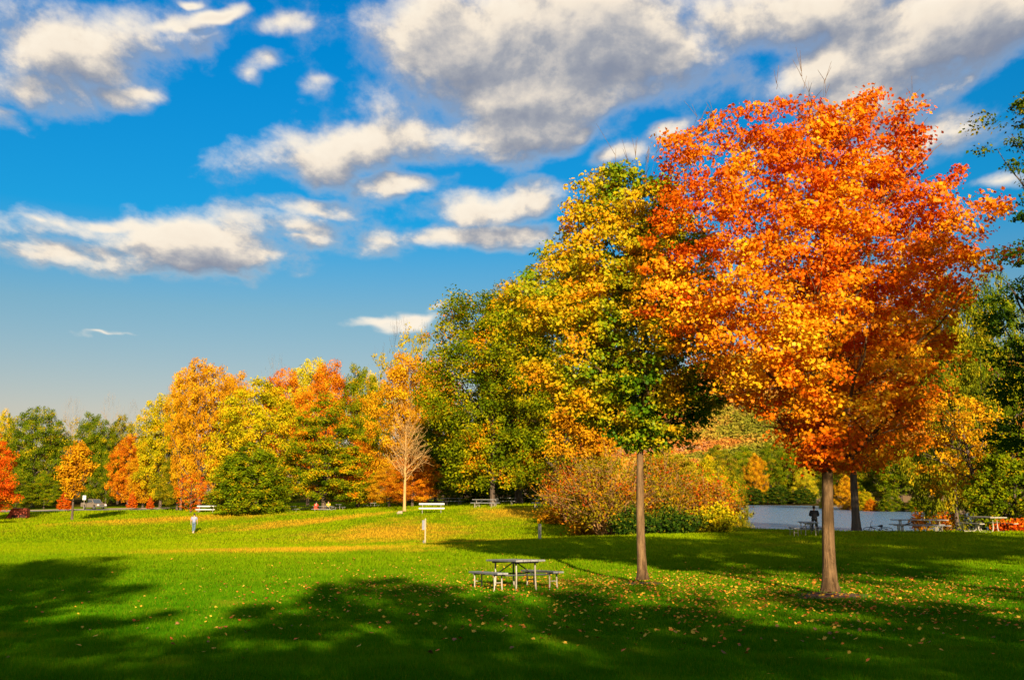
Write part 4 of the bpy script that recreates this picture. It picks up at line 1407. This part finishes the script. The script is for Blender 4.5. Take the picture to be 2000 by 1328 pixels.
# ---- white park benches
def make_bench():
    e = empty('park_bench', (0, 0, 0))
    for zc, yc, rx in ((.84, .20, R(12)),):
        mb = MB()
        mb.box((0, yc, zc - .06), (2.2, .04, .15), (rx, 0, 0), .008)
        mb.build('back_plank', M_WHITE, e)
    mb = MB()
    for i in range(2):
        mb.box((0, -.28 + i * .19, .44 - (.03 if i == 0 else 0)), (2.2, .175, .11 if i == 0 else .05), bev=.008)
    mb.build('seat', M_WHITE, e)
    for s in (-1, 1):
        mb = MB()
        mb.tube([(s * .8, .24, .86), (s * .8, .14, .44), (s * .8, .12, .40), (s * .8, -.30, .40)], .022)
        mb.tube([(s * .8, -.1, .40), (s * .8, -.1, -.08)], .03)
        mb.build('leg', M_STEEL, e)
    return e


bench0 = make_bench()
for i, (px, d, rz, label) in enumerate([(843, 87, 4, 'white two plank bench out on the open lawn next to the bare tree'), (770, 128, 4, 'white bench farther back beside the pale bare tree trunk'), (402, 118, 3, 'white bench beside the evergreen bush above the walker')]):
    o = bench0 if i == 0 else copy_tree(bench0)
    o.location = spot(px, d)
    o.rotation_euler = (0, 0, R(rz))
    tag(o, label, 'bench', 'white benches on the lawn')

# ---- marker posts on the lawn
e = empty('marker_post', spot(831, 60), R(12))
tag(e, 'tall thin wooden post with a grey plate near its top on the sunny lawn', 'post')
mb = MB()
mb.box((0, 0, .72), (.08, .08, 1.66), bev=.012)
mb.build('post', simple_mat('pale_wood', (.40, .29, .16), .8, 0, .2, 8), e)
mb = MB()
mb.box((-.115, -.01, 1.17), (.15, .025, .56), bev=.004)
mb.build('plate', simple_mat('grey_plate', (.17, .165, .18), .5, .2, .1, 8), e)
mb = MB()
mb.box((-.09, 0, .2), (.09, .10, .16), bev=.01)  # dark block standing in for the short shadow at the post's base
mb.build('box', M_DARKST, e)
e = empty('marker_post', spot(1054, 58), R(35))
tag(e, 'short white marker post at the crest of the lawn above the picnic table', 'post')
mb = MB()
mb.box((0, 0, .36), (.13, .16, 1.0), bev=.012)
mb.build('post', M_CREAM, e)
mb = MB()
mb.prism([(-.085, 0), (.085, 0), (0, .05)], .14)
mb.build('cap', M_CREAM, e, loc=(0, 0, .86))

# ---- roadside sign
e = empty('road_sign', spot(163, 176.5), R(-4))
tag(e, 'blank white square sign on a thin post behind the pickup truck', 'sign')
mb = MB()
mb.box((0, -.03, 2.15), (.62, .02, .78), bev=.01)
mb.build('sign_panel', M_WHITE, e)
mb = MB()
mb.box((0, .01, 1.1), (.06, .05, 2.3))
mb.build('post', M_STEEL, e)

# ---- rusty skip
m_rust = simple_mat('red_brown_metal', (.42, .07, .03), .7, .1, .25, 2.5)
m_rust2 = simple_mat('dark_rust_and_shade', (.07, .02, .012), .8, .1, .3, 2.5)
e = empty('skip', spot(33, 148), R(14))
e.scale = (1.1, 1.1, 1.15)
tag(e, 'rusty red metal skip with a sloping end on the lawn edge', 'skip')
mb = MB()
t_ = .05
# open-fronted shell: back, roof, two ends
mb.quadmesh([(-1.35, 0, 0), (1.3, 0, 0), (1.3, 0, 1.2), (-.65, 0, 1.3), (-1.35, 1.5, 0), (1.3, 1.5, 0), (1.3, 1.5, 1.2), (-.65, 1.5, 1.3)],
            [(0, 3, 7, 4), (3, 2, 6, 7), (1, 5, 6, 2), (4, 7, 6, 5), (0, 4, 5, 1)])
mb.build('shell', m_rust, e)
mb = MB()
mb.quadmesh([(-1.22, .12, .05), (1.24, .12, .05), (1.24, .12, 1.1), (-.66, .12, 1.2)], [(0, 1, 2, 3)])
mb.box((.2, .06, .78), (1.95, .06, .62), bev=.01)
mb.build('front_panel', m_rust, e)
mb = MB()
mb.box((.25, .03, .27), (1.7, .05, .34))  # dark plate painting the shade inside the skip's open front
mb.build('opening_shade', m_rust2, e)
mb = MB()
for xx in (-.75, .2, 1.18):
    mb.box((xx, .0, .62), (.07, .05, 1.05), (0, .1 if xx < 0 else 0, 0))
mb.box((.3, -.005, 1.2), (1.95, .07, .08))
mb.build('rib', m_rust, e)
for s in (-.8, 1.0):
    mb = MB()
    mb.box((s, .7, -.04), (.16, 1.3, .1))
    mb.build('skid', m_rust2, e)

# ---- pickup truck
M_TRUCK = simple_mat('beige_metallic_paint', (.36, .27, .19), .35, .45, .05, 2)
M_GLASSD = simple_mat('dark_window_glass', (.05, .065, .08), .08, 0, .05, 3, .8)
M_CHROME = simple_mat('chrome', (.70, .68, .64), .2, .9, .05, 3)
M_LAMP = simple_mat('headlight_lens', (.85, .82, .74), .15, 0, .05, 3, .8)
e = empty('pickup_truck', spot(182, 178.6), R(-128))
tag(e, 'beige pickup truck driving on the road at the lawn edge', 'truck')
# truck points along +Y (local), about 5.4 m long
mb = MB()
mb.prism([(-2.7, .50), (-2.7, 1.05), (-2.55, 1.12), (1.0, 1.12), (1.35, 1.14), (2.45, 1.02), (2.68, .92), (2.72, .50), (2.2, .45), (2.15, .75), (1.85, .88), (1.55, .88), (1.25, .75), (1.2, .42),
          (-1.1, .42), (-1.15, .75), (-1.45, .88), (-1.75, .88), (-2.05, .75), (-2.1, .48)], 1.86)
body = mb.build('body', M_TRUCK, e)
mb = MB()
mb.prism([(-.75, 1.12), (-.68, 1.74), (-.55, 1.82), (.45, 1.82), (.62, 1.76), (1.32, 1.14)], 1.60)
mb.build('cab', M_TRUCK, e)
mb = MB()
for s in (-1, 1):
    mb.box((s * .865, -1.75, 1.14), (.09, 1.85, .12), bev=.02)
mb.box((0, -2.64, 1.10), (1.8, .08, .2), bev=.02)
mb.build('bed_rail', M_TRUCK, e)
mb = MB()
mb.quadmesh([(-.74, 1.345, 1.15), (.74, 1.345, 1.15), (.68, .70, 1.735), (-.68, .70, 1.735)], [(0, 1, 2, 3)])
mb.build('windscreen', M_GLASSD, e)
for s in (-1, 1):
    mb = MB()
    mb.quadmesh([(s * .806, -.58, 1.22), (s * .806, .12, 1.22), (s * .806, .12, 1.70), (s * .806, -.52, 1.70)], [(0, 1, 2, 3)])
    mb.quadmesh([(s * .806, .20, 1.22), (s * .806, 1.08, 1.22), (s * .806, .60, 1.68), (s * .806, .20, 1.70)], [(0, 1, 2, 3)])
    mb.build('side_window', M_GLASSD, e)
    mb = MB()
    mb.box((s * .70, 2.66, .80), (.36, .10, .22), bev=.03)
    mb.build('headlight', M_LAMP, e)
    mb = MB()
    mb.box((s * 1.0, .95, 1.22), (.18, .10, .16), bev=.03)
    mb.build('wing_mirror', M_TRUCK, e)
mb = MB()
mb.box((0, 2.69, .80), (.98, .06, .24), bev=.02)
for i in range(3):
    mb.box((0, 2.725, .73 + i * .07), (.94, .02, .02))
mb.build('grille', M_CHROME, e)
mb = MB()
mb.box((0, 2.76, .54), (1.84, .14, .18), bev=.04)
mb.build('bumper', M_CHROME, e)
for (sx, yy) in ((-1, 1.7), (1, 1.7), (-1, -1.6), (1, -1.6)):
    mb = MB()
    mb.ring((sx * .80, yy, .36), .27, .095, seg=24, k=8)
    wh = mb.build('wheel', M_BLACK, e, True)
    mb = MB()
    mb.disc((sx * .82, yy, .36), .20, .14, 18)
    mb.build('rim', M_CHROME, wh)

# ---- bicycles
def make_bike(mat):
    e = empty('bicycle', (0, 0, 0))
    for yy in (-.52, .52):
        mb = MB()
        mb.ring((0, yy, .34), .325, .018, seg=32, k=6)
        wh = mb.build('wheel', M_BLACK, e, True)
        mb = MB()
        for i in range(12):
            a = i / 12 * 2 * math.pi
            mb.tube([(0, yy, .34), (0, yy + .31 * math.cos(a), .34 + .31 * math.sin(a))], .003, 4, False)
        mb.disc((0, yy, .34), .03, .09, 12)
        mb.build('spokes', M_STEEL, wh)
    mb = MB()
    bb, st, hd, rw, fw = (0, -.08, .30), (0, -.22, .80), (0, .36, .82), (0, -.52, .34), (0, .52, .34)
    for a, b, r_ in ((bb, st, .018), (st, (0, .355, .78), .016), (bb, (0, .38, .72), .02), (rw, bb, .012), (rw, (0, -.2, .72), .01), (hd, fw, .016)):
        mb.tube([a, b], r_, 8)
    mb.build('frame', mat, e, True)
    mb = MB()
    mb.tube([(0, .36, .82), (0, .33, .95)], .013)
    mb.tube([(-.29, .22, .98), (-.14, .32, .96), (.14, .32, .96), (.29, .22, .98)], .014)
    mb.build('handlebar', M_DARKST, e, True)
    mb = MB()
    mb.quadmesh([(-.07, -.38, .88), (.07, -.38, .88), (.075, -.30, .90), (.02, -.08, .89), (-.02, -.08, .89), (-.075, -.30, .90), (-.05, -.36, .84), (.05, -.36, .84), (.015, -.1, .85), (-.015, -.1, .85)],
                [(0, 1, 2, 5), (5, 2, 3, 4), (6, 9, 8, 7), (0, 6, 7, 1), (1, 7, 8, 3, 2), (4, 3, 8, 9), (0, 5, 4, 9, 6)])
    mb.tube([(0, -.22, .80), (0, -.235, .86)], .013)
    mb.build('saddle', M_BLACK, e)
    mb = MB()
    mb.disc((.05, -.08, .30), .09, .01, 20)
    mb.tube([(.06, -.08, .30), (.07, .06, .22)], .01)
    mb.tube([(-.06, -.08, .30), (-.07, -.22, .38)], .01)
    mb.box((.11, .06, .22), (.09, .06, .02))
    mb.box((-.11, -.22, .38), (.09, .06, .02))
    mb.build('crank', M_DARKST, e)
    return e


bk = make_bike(simple_mat('dark_bike_paint', (.03, .035, .05), .4, .2, .1, 6))
x, y, z = spot(1715, 61.5)
bk.location = (x, y, z + .05)
bk.rotation_euler = (0, R(70), R(80))
tag(bk, 'dark bicycle lying on its side in the grass beside the shaded trunk', 'bicycle', 'bicycles by the lake')
bk2 = copy_tree(bk)
x, y, z = spot(1893, 62)
bk2.location = (x, y, z)
bk2.rotation_euler = (0, R(-9), R(86))
tag(bk2, 'bicycle standing upright behind the bent frame table', 'bicycle', 'bicycles by the lake')

# ---- people
M_SKIN = simple_mat('skin', (.52, .29, .18), .55, 0, .06, 8)
M_HAIR = simple_mat('dark_hair', (.02, .014, .01), .6, 0, .2, 20)


def skin_mesh(name, pts, edges, mat, parent, lv=2):
    """one continuous surface grown over joints: pts = {joint: (x, y, z, r[, r2])}"""
    keys = list(pts)
    me = bpy.data.meshes.new(name)
    me.from_pydata([pts[k][:3] for k in keys], [(keys.index(a), keys.index(b)) for a, b in edges], [])
    o = bpy.data.objects.new(name, me)
    COL.objects.link(o)
    o.modifiers.new('skin', 'SKIN')
    sv = me.skin_vertices[0].data if me.skin_vertices else me.attributes.new and None
    if sv is None:
        me.skin_vertices.new()
        sv = me.skin_vertices[0].data
    for i, k in enumerate(keys):
        p = pts[k]
        sv[i].radius = (p[3], p[4] if len(p) > 4 else p[3])
        sv[i].use_root = (i == 0)
    sb = o.modifiers.new('sub', 'SUBSURF')
    sb.levels = sb.render_levels = lv
    dgr = bpy.context.evaluated_depsgraph_get()
    dgr.update()
    me2 = bpy.data.meshes.new_from_object(o.evaluated_get(dgr))
    bpy.data.objects.remove(o)
    me2.name = name
    me2.materials.clear()
    me2.materials.append(mat)
    me2.polygons.foreach_set('use_smooth', [True] * len(me2.polygons))
    return link(name, me2, parent)


def person(loc, rz, J, label, top_mat, leg_mat, sleeve=1.0, shoe_mat=None, bulk=1.0):
    """J: joint positions of one pose, facing +Y before turning"""
    e = empty('person', loc, rz)
    tag(e, label, 'person')
    P, E = {}, []

    def add(k, p, r, r2=None, to=None):
        P[k] = (*p, r, r2 or r)
        if to:
            E.append((to, k))
    add('pelvis', J['pelvis'], .13, .10)
    add('waist', J['waist'], .125, .095, 'pelvis')
    add('chest', J['chest'], .155, .11, 'waist')
    add('neck0', J['neck'], .06, None, 'chest')
    h = Vector(J['head'])
    n0 = Vector(J['neck'])
    add('jaw', h * .55 + n0 * .45, .062, .07, 'neck0')
    add('face', h, .076, .092, 'jaw')
    add('crown', h + Vector((0, -.005, .085)), .06, .075, 'face')
    for s, q in ((-1, 'L'), (1, 'R')):
        add('sh' + q, J['sh' + q], .062, None, 'chest')
        add('el' + q, J['el' + q], .043, None, 'sh' + q)
        add('wr' + q, J['wr' + q], .030, None, 'el' + q)
        w_, el_ = Vector(J['wr' + q]), Vector(J['el' + q])
        d_ = (w_ - el_).normalized()
        side = Vector((0, 1, 0)) if abs(d_.y) < .7 else Vector((1, 0, 0))
        side = (side - d_ * side.dot(d_)).normalized()
        palm = w_ + d_ * .06
        add('pa' + q, palm, .034, .018, 'wr' + q)
        curl = d_.cross(side) * (-.012 * s)
        for f, (o_, L) in enumerate(((-.03, .060), (-.011, .072), (.010, .068), (.029, .052))):
            b1 = palm + d_ * .045 + side * o_
            add('fa%d' % f + q, b1, .0095, None, 'pa' + q)
            add('fb%d' % f + q, b1 + d_ * L * .55 + curl, .0085, None, 'fa%d' % f + q)
            add('fc%d' % f + q, b1 + d_ * L + curl * 3, .007, None, 'fb%d' % f + q)
        t0 = palm + side * .036 - d_ * .01
        add('ta' + q, t0, .011, None, 'pa' + q)
        add('tb' + q, t0 + side * .025 + d_ * .035 + curl, .0085, None, 'ta' + q)
        add('hip' + q, J['hip' + q], .092, None, 'pelvis')
        add('kn' + q, J['kn' + q], .062, None, 'hip' + q)
        add('an' + q, J['an' + q], .042, None, 'kn' + q)
        f_ = Vector(J['an' + q]) + Vector((0, .10, -.045))
        add('to' + q, J.get('to' + q, f_), .036, .030, 'an' + q)
    body = skin_mesh('body', P, E, M_SKIN, e)
    # face details joined to the head in one small mesh each
    mb = MB()
    mb.quadmesh([h + Vector(v) for v in ((-.014, .085, -.02), (.014, .085, -.02), (0, .088, .025), (0, .112, -.018))], [(0, 3, 2), (1, 2, 3), (0, 1, 3)])
    mb.build('nose', M_SKIN, body, True)
    for s in (-1, 1):
        mb = MB()
        mb.disc(h + Vector((s * .082, -.005, .0)), .028, .014, 12)
        mb.build('ear', M_SKIN, body, True)
        mb = MB()
        mb.box(h + Vector((s * .03, .082, .022)), (.024, .012, .012), bev=.004)
        mb.build('eye', M_HAIR, body)
    mb = MB()
    mb.box(h + Vector((0, .080, -.048)), (.045, .012, .010), bev=.003)
    mb.build('mouth', simple_mat('lip', (.42, .16, .12)) if 'lip' not in MATS else MATS['lip'], body)
    # hair cap
    V, F = [], []
    nu, nv = 16, 8
    for i in range(nv):
        ph = i / (nv - 1) * 2.35
        for j in range(nu):
            th = j / nu * 2 * math.pi
            fwd = math.sin(th)
            lim = ph if fwd < .25 else min(ph, 1.0)
            V.append(h + Vector((.091 * math.sin(lim) * math.cos(th), -.012 + .108 * math.sin(lim) * math.sin(th), .045 + .112 * math.cos(lim))))
    for i in range(nv - 1):
        for j in range(nu):
            F.append((i * nu + j, i * nu + (j + 1) % nu, (i + 1) * nu + (j + 1) % nu, (i + 1) * nu + j))
    mb = MB()
    mb.quadmesh(V, F)
    mb.build('hair', M_HAIR, e, True)
    # shirt or jacket, trousers, shoes follow the body
    S, SE = {}, []

    def sadd(k, p, r, r2, to=None):
        S[k] = (*p, r, r2)
        if to:
            SE.append((to, k))
    pv, wa, ch = Vector(J['pelvis']), Vector(J['waist']), Vector(J['chest'])
    sadd('hem', pv + (pv - wa) * (.25 + .8 * (bulk - 1)), .165 * bulk, .125 * bulk)
    sadd('waist', wa, .155 * bulk, .118 * bulk, 'hem')
    sadd('chest', ch, .175 * bulk, .128 * bulk, 'waist')
    sadd('collar', n0 - (n0 - ch) * .18, .085, .075, 'chest')
    for q in 'LR':
        sh, el2, wr = Vector(J['sh' + q]), Vector(J['el' + q]), Vector(J['wr' + q])
        sadd('sh' + q, sh, .082 * bulk, .078 * bulk, 'chest')
        if sleeve < 1:
            sadd('cu' + q, sh + (el2 - sh) * .85, .066, .066, 'sh' + q)
        else:
            sadd('el' + q, el2, .062 * bulk, .062 * bulk, 'sh' + q)
            sadd('cu' + q, el2 + (wr - el2) * .95, .050, .050, 'el' + q)
    skin_mesh('top', S, SE, top_mat, e)
    S, SE = {}, []
    sadd('seat', pv, .15, .118)
    for q in 'LR':
        sadd('hip' + q, J['hip' + q], .108, .104, 'seat')
        sadd('kn' + q, J['kn' + q], .080, .080, 'hip' + q)
        a_ = Vector(J['an' + q])
        sadd('cu' + q, a_ + (Vector(J['kn' + q]) - a_) * .06, .066, .066, 'kn' + q)
    skin_mesh('trousers', S, SE, leg_mat, e)
    for q in 'LR':
        a_ = Vector(J['an' + q])
        t_ = Vector(J.get('to' + q, a_ + Vector((0, .10, -.045))))
        d_ = (t_ - a_)
        skin_mesh('shoe', {'h': (*(a_ + Vector((0, -.03, -.035))), .048, .045), 'm': (*(a_ + d_ * .6 + Vector((0, 0, -.01))), .046, .040), 't': (*(t_ + d_ * .55), .040, .030)}, [('h', 'm'), ('m', 't')], shoe_mat or M_BLACK, e)
    return e


# striped shirt
m, nt = new_mat('striped_shirt')
tc_ = nt.n('ShaderNodeTexCoord')
sp_ = nt.n('ShaderNodeSeparateXYZ')
nt.put(sp_.inputs[0], tc_.outputs['Object'])
st = nt.math('FRACT', nt.math('MULTIPLY', sp_.outputs[0], 13.0))
c = nt.ramp(st, [(0, (.36, .36, .48)), (.55, (.40, .39, .50)), (.63, (.08, .08, .20)), (.95, (.09, .08, .21))])
out_surf(m, nt, principled(nt, c, .85, 0).outputs[0])
M_JEANS = simple_mat('faded_jeans', (.10, .145, .19), .85, 0, .2, 8)
M_DARKCLOTH = simple_mat('black_cloth', (.014, .014, .017), .85, 0, .2, 8)
M_GREYTR = simple_mat('dark_grey_trousers', (.05, .042, .038), .85, 0, .2, 8)
M_REDC = simple_mat('red_jacket_cloth', (.62, .045, .02), .8, 0, .1, 8)
M_REDT = simple_mat('orange_red_trousers', (.66, .08, .02), .8, 0, .1, 8)
M_YELC = simple_mat('yellow_shirt_cloth', (.80, .58, .02), .8, 0, .08, 8)
M_SHOE = simple_mat('tan_shoe', (.62, .52, .36), .7, 0, .1, 8)

walk = dict(pelvis=(0, 0, .95), waist=(0, .005, 1.10), chest=(0, .01, 1.30), neck=(0, .02, 1.48), head=(0, .045, 1.63),
            shL=(-.20, 0, 1.41), shR=(.20, 0, 1.41), elL=(-.27, -.06, 1.14), elR=(.26, .02, 1.14), wrL=(-.28, .02, .90), wrR=(.27, .13, .91),
            hipL=(-.09, 0, .91), hipR=(.09, 0, .91), knL=(-.085, .10, .52), knR=(.08, .0, .50), anL=(-.07, .02, .09), anR=(.05, -.26, .16), toR=(.05, -.18, .05))
x, y, z = spot(380, 92)
person((x, y, z + .01), R(8), walk, 'man in a striped short sleeved shirt and jeans walking away across the sunny lawn', MATS['striped_shirt'], M_JEANS, .5, M_SHOE)
stand = dict(pelvis=(0, 0, .94), waist=(0, .0, 1.10), chest=(0, .01, 1.30), neck=(0, .03, 1.47), head=(0, .06, 1.61),
             shL=(-.21, 0, 1.40), shR=(.21, 0, 1.40), elL=(-.29, .02, 1.13), elR=(.29, .02, 1.13), wrL=(-.10, .22, 1.12), wrR=(.10, .24, 1.10),
             hipL=(-.10, 0, .90), hipR=(.10, 0, .90), knL=(-.14, .02, .49), knR=(.14, .02, .49), anL=(-.17, 0, .09), anR=(.17, 0, .09))
x, y, z = spot(1590, 66)
person((x, y, z + .01), R(-6), stand, 'person in black jacket standing with folded arms looking over the lake', M_DARKCLOTH, M_GREYTR, 1.0, None, 1.22)
sit = dict(pelvis=(0, -.05, .56), waist=(0, -.02, .70), chest=(0, .05, .90), neck=(0, .11, 1.07), head=(0, .16, 1.20),
           shL=(-.19, .07, 1.00), shR=(.19, .07, 1.00), elL=(-.22, .26, .80), elR=(.22, .26, .80), wrL=(-.12, .46, .84), wrR=(.12, .46, .84),
           hipL=(-.10, 0, .54), hipR=(.10, 0, .54), knL=(-.12, .42, .52), knR=(.12, .42, .52), anL=(-.12, .40, .09), anR=(.12, .44, .09))
tx, ty, tz = spot(632, 121)


def seat_at(side, along, label, a, b):
    rz = R(80)
    lx = side * .76
    cx = tx + lx * math.cos(rz) - along * math.sin(rz)
    cy = ty + lx * math.sin(rz) + along * math.cos(rz)
    # faces the table: local +Y towards the table
    person((cx, cy, gz(cx, cy)), rz + (R(90) if side > 0 else R(-90)), sit, label, a, b)


seat_at(-1, .70, 'person in red jacket and red trousers seated at the table below the oak', M_REDC, M_REDT)
seat_at(1, -.35, 'person in yellow shirt seated at the table opposite the one in red', M_YELC, M_GREYTR)

# ---- small stone by the bare tree
bm = bmesh.new()
bmesh.ops.create_icosphere(bm, subdivisions=3, radius=.26)
nz_ = WaveNoise(3, .3)
for v in bm.verts:
    v.co *= 1 + .18 * float(nz_([tuple(v.co)])[0])
    v.co.z *= .6
me = bpy.data.meshes.new('rock')
bm.to_mesh(me)
bm.free()
me.materials.append(simple_mat('tan_stone', (.5, .36, .24), .9, 0, .25, 5))
x, y, z = spot(781, 89)
tag(link('rock', me, None, (x, y, z + .08)), 'small tan stone on the grass at the foot of the bare tree', 'stone')

# ====================================================================== fallen leaves
rng = np.random.default_rng(1234)
m, nt = new_mat('fallen_leaf_mix')
rp = nt.n('ShaderNodeNewGeometry').outputs['Random Per Island']
c = nt.ramp(rp, [(0, (.30, .06, .01)), (.3, (.58, .13, .01)), (.6, (.70, .30, .015)), (.85, (.75, .46, .03)), (1, (.35, .16, .04))])
out_surf(m, nt, principled(nt, c, .75, 0, None, .2).outputs[0])
FL = {'yellow': simple_mat('yellow_fallen_leaf', (.64, .34, .02), .75, 0, .2, 9), 'orange': simple_mat('orange_fallen_leaf', (.60, .13, .01), .75, 0, .2, 9), 'brown': simple_mat('brown_fallen_leaf', (.22, .085, .03), .8, 0, .25, 9)}


def fallen_positions(n):
    out = []
    for q, w_, sx, sy in ((spot(1624, 25.3), .42, 5.0, 3.6), (spot(1260, 29.1), .30, 4.6, 3.4), (spot(900, 32), .13, 4.5, 4.5), (spot(1350, 20), .13, 6.5, 4)):
        k = int(n * w_)
        out.append(np.stack([q[0] + rng.normal(size=k) * sx, q[1] + rng.normal(size=k) * sy], 1))
    p = np.concatenate(out)
    p = p[(p[:, 1] > 9.8) & (p[:, 1] < 52) & (np.abs(p[:, 0]) < p[:, 1] * .56)]
    return p


def leaf_geo(n, P, Z):
    th = rng.uniform(0, 2 * np.pi, n)
    tl = rng.uniform(-.55, .55, (n, 2))
    d_ = np.stack([np.cos(th), np.sin(th), tl[:, 0]], 1)
    s_ = np.stack([-np.sin(th), np.cos(th), tl[:, 1]], 1)
    sz = rng.uniform(.042, .088, n)
    x_, y_ = MAPLE[:, 0], MAPLE[:, 1] - .4
    up_ = np.abs(x_)[None] * rng.uniform(-.25, .5, n)[:, None] + (y_ ** 2)[None] * rng.uniform(-.1, .6, n)[:, None]
    V = sz[:, None, None] * (x_[None, :, None] * s_[:, None] + y_[None, :, None] * d_[:, None] + up_[..., None] * np.array([0, 0, 1.0]))
    V += np.stack([P[:, 0], P[:, 1], Z], 1)[:, None]
    return V


pts = fallen_positions(8000)
order = np.argsort(pts[:, 1])
near, rest = pts[order[:300]], pts[order[300:]]
protos = {}
for kname in FL:
    for v in range(3):
        V = leaf_geo(1, np.zeros((1, 2)), np.zeros(1))[0]
        protos[kname, v] = mesh_np('fallen_leaf', V, [np.arange(len(MAPLE))[None]], FL[kname])
zz = heights(near[:, 0], near[:, 1])
for i, (p, z) in enumerate(zip(near, zz)):
    kname = ('yellow', 'orange', 'yellow', 'orange', 'brown')[int(rng.integers(0, 5))]
    o = link('fallen_leaf', protos[kname, int(rng.integers(0, 3))], None, (p[0], p[1], z + .055))
    o.rotation_euler = (rng.uniform(-.3, .3), rng.uniform(-.3, .3), rng.uniform(0, 6.28))
    tag(o, 'small %s fallen maple leaf lying on the mown grass' % kname, 'leaf', '%s fallen leaves on the lawn' % kname)
V = leaf_geo(len(rest), rest, heights(rest[:, 0], rest[:, 1]) + .06)
k = len(MAPLE)
o = link('leaf_litter', mesh_np('leaf_litter', V.reshape(-1, 3), [np.arange(len(rest) * k).reshape(-1, k)], MATS['fallen_leaf_mix']))
tag(o, 'scatter of yellow and orange leaves on the grass round the maples', 'fallen leaves', kind='stuff')
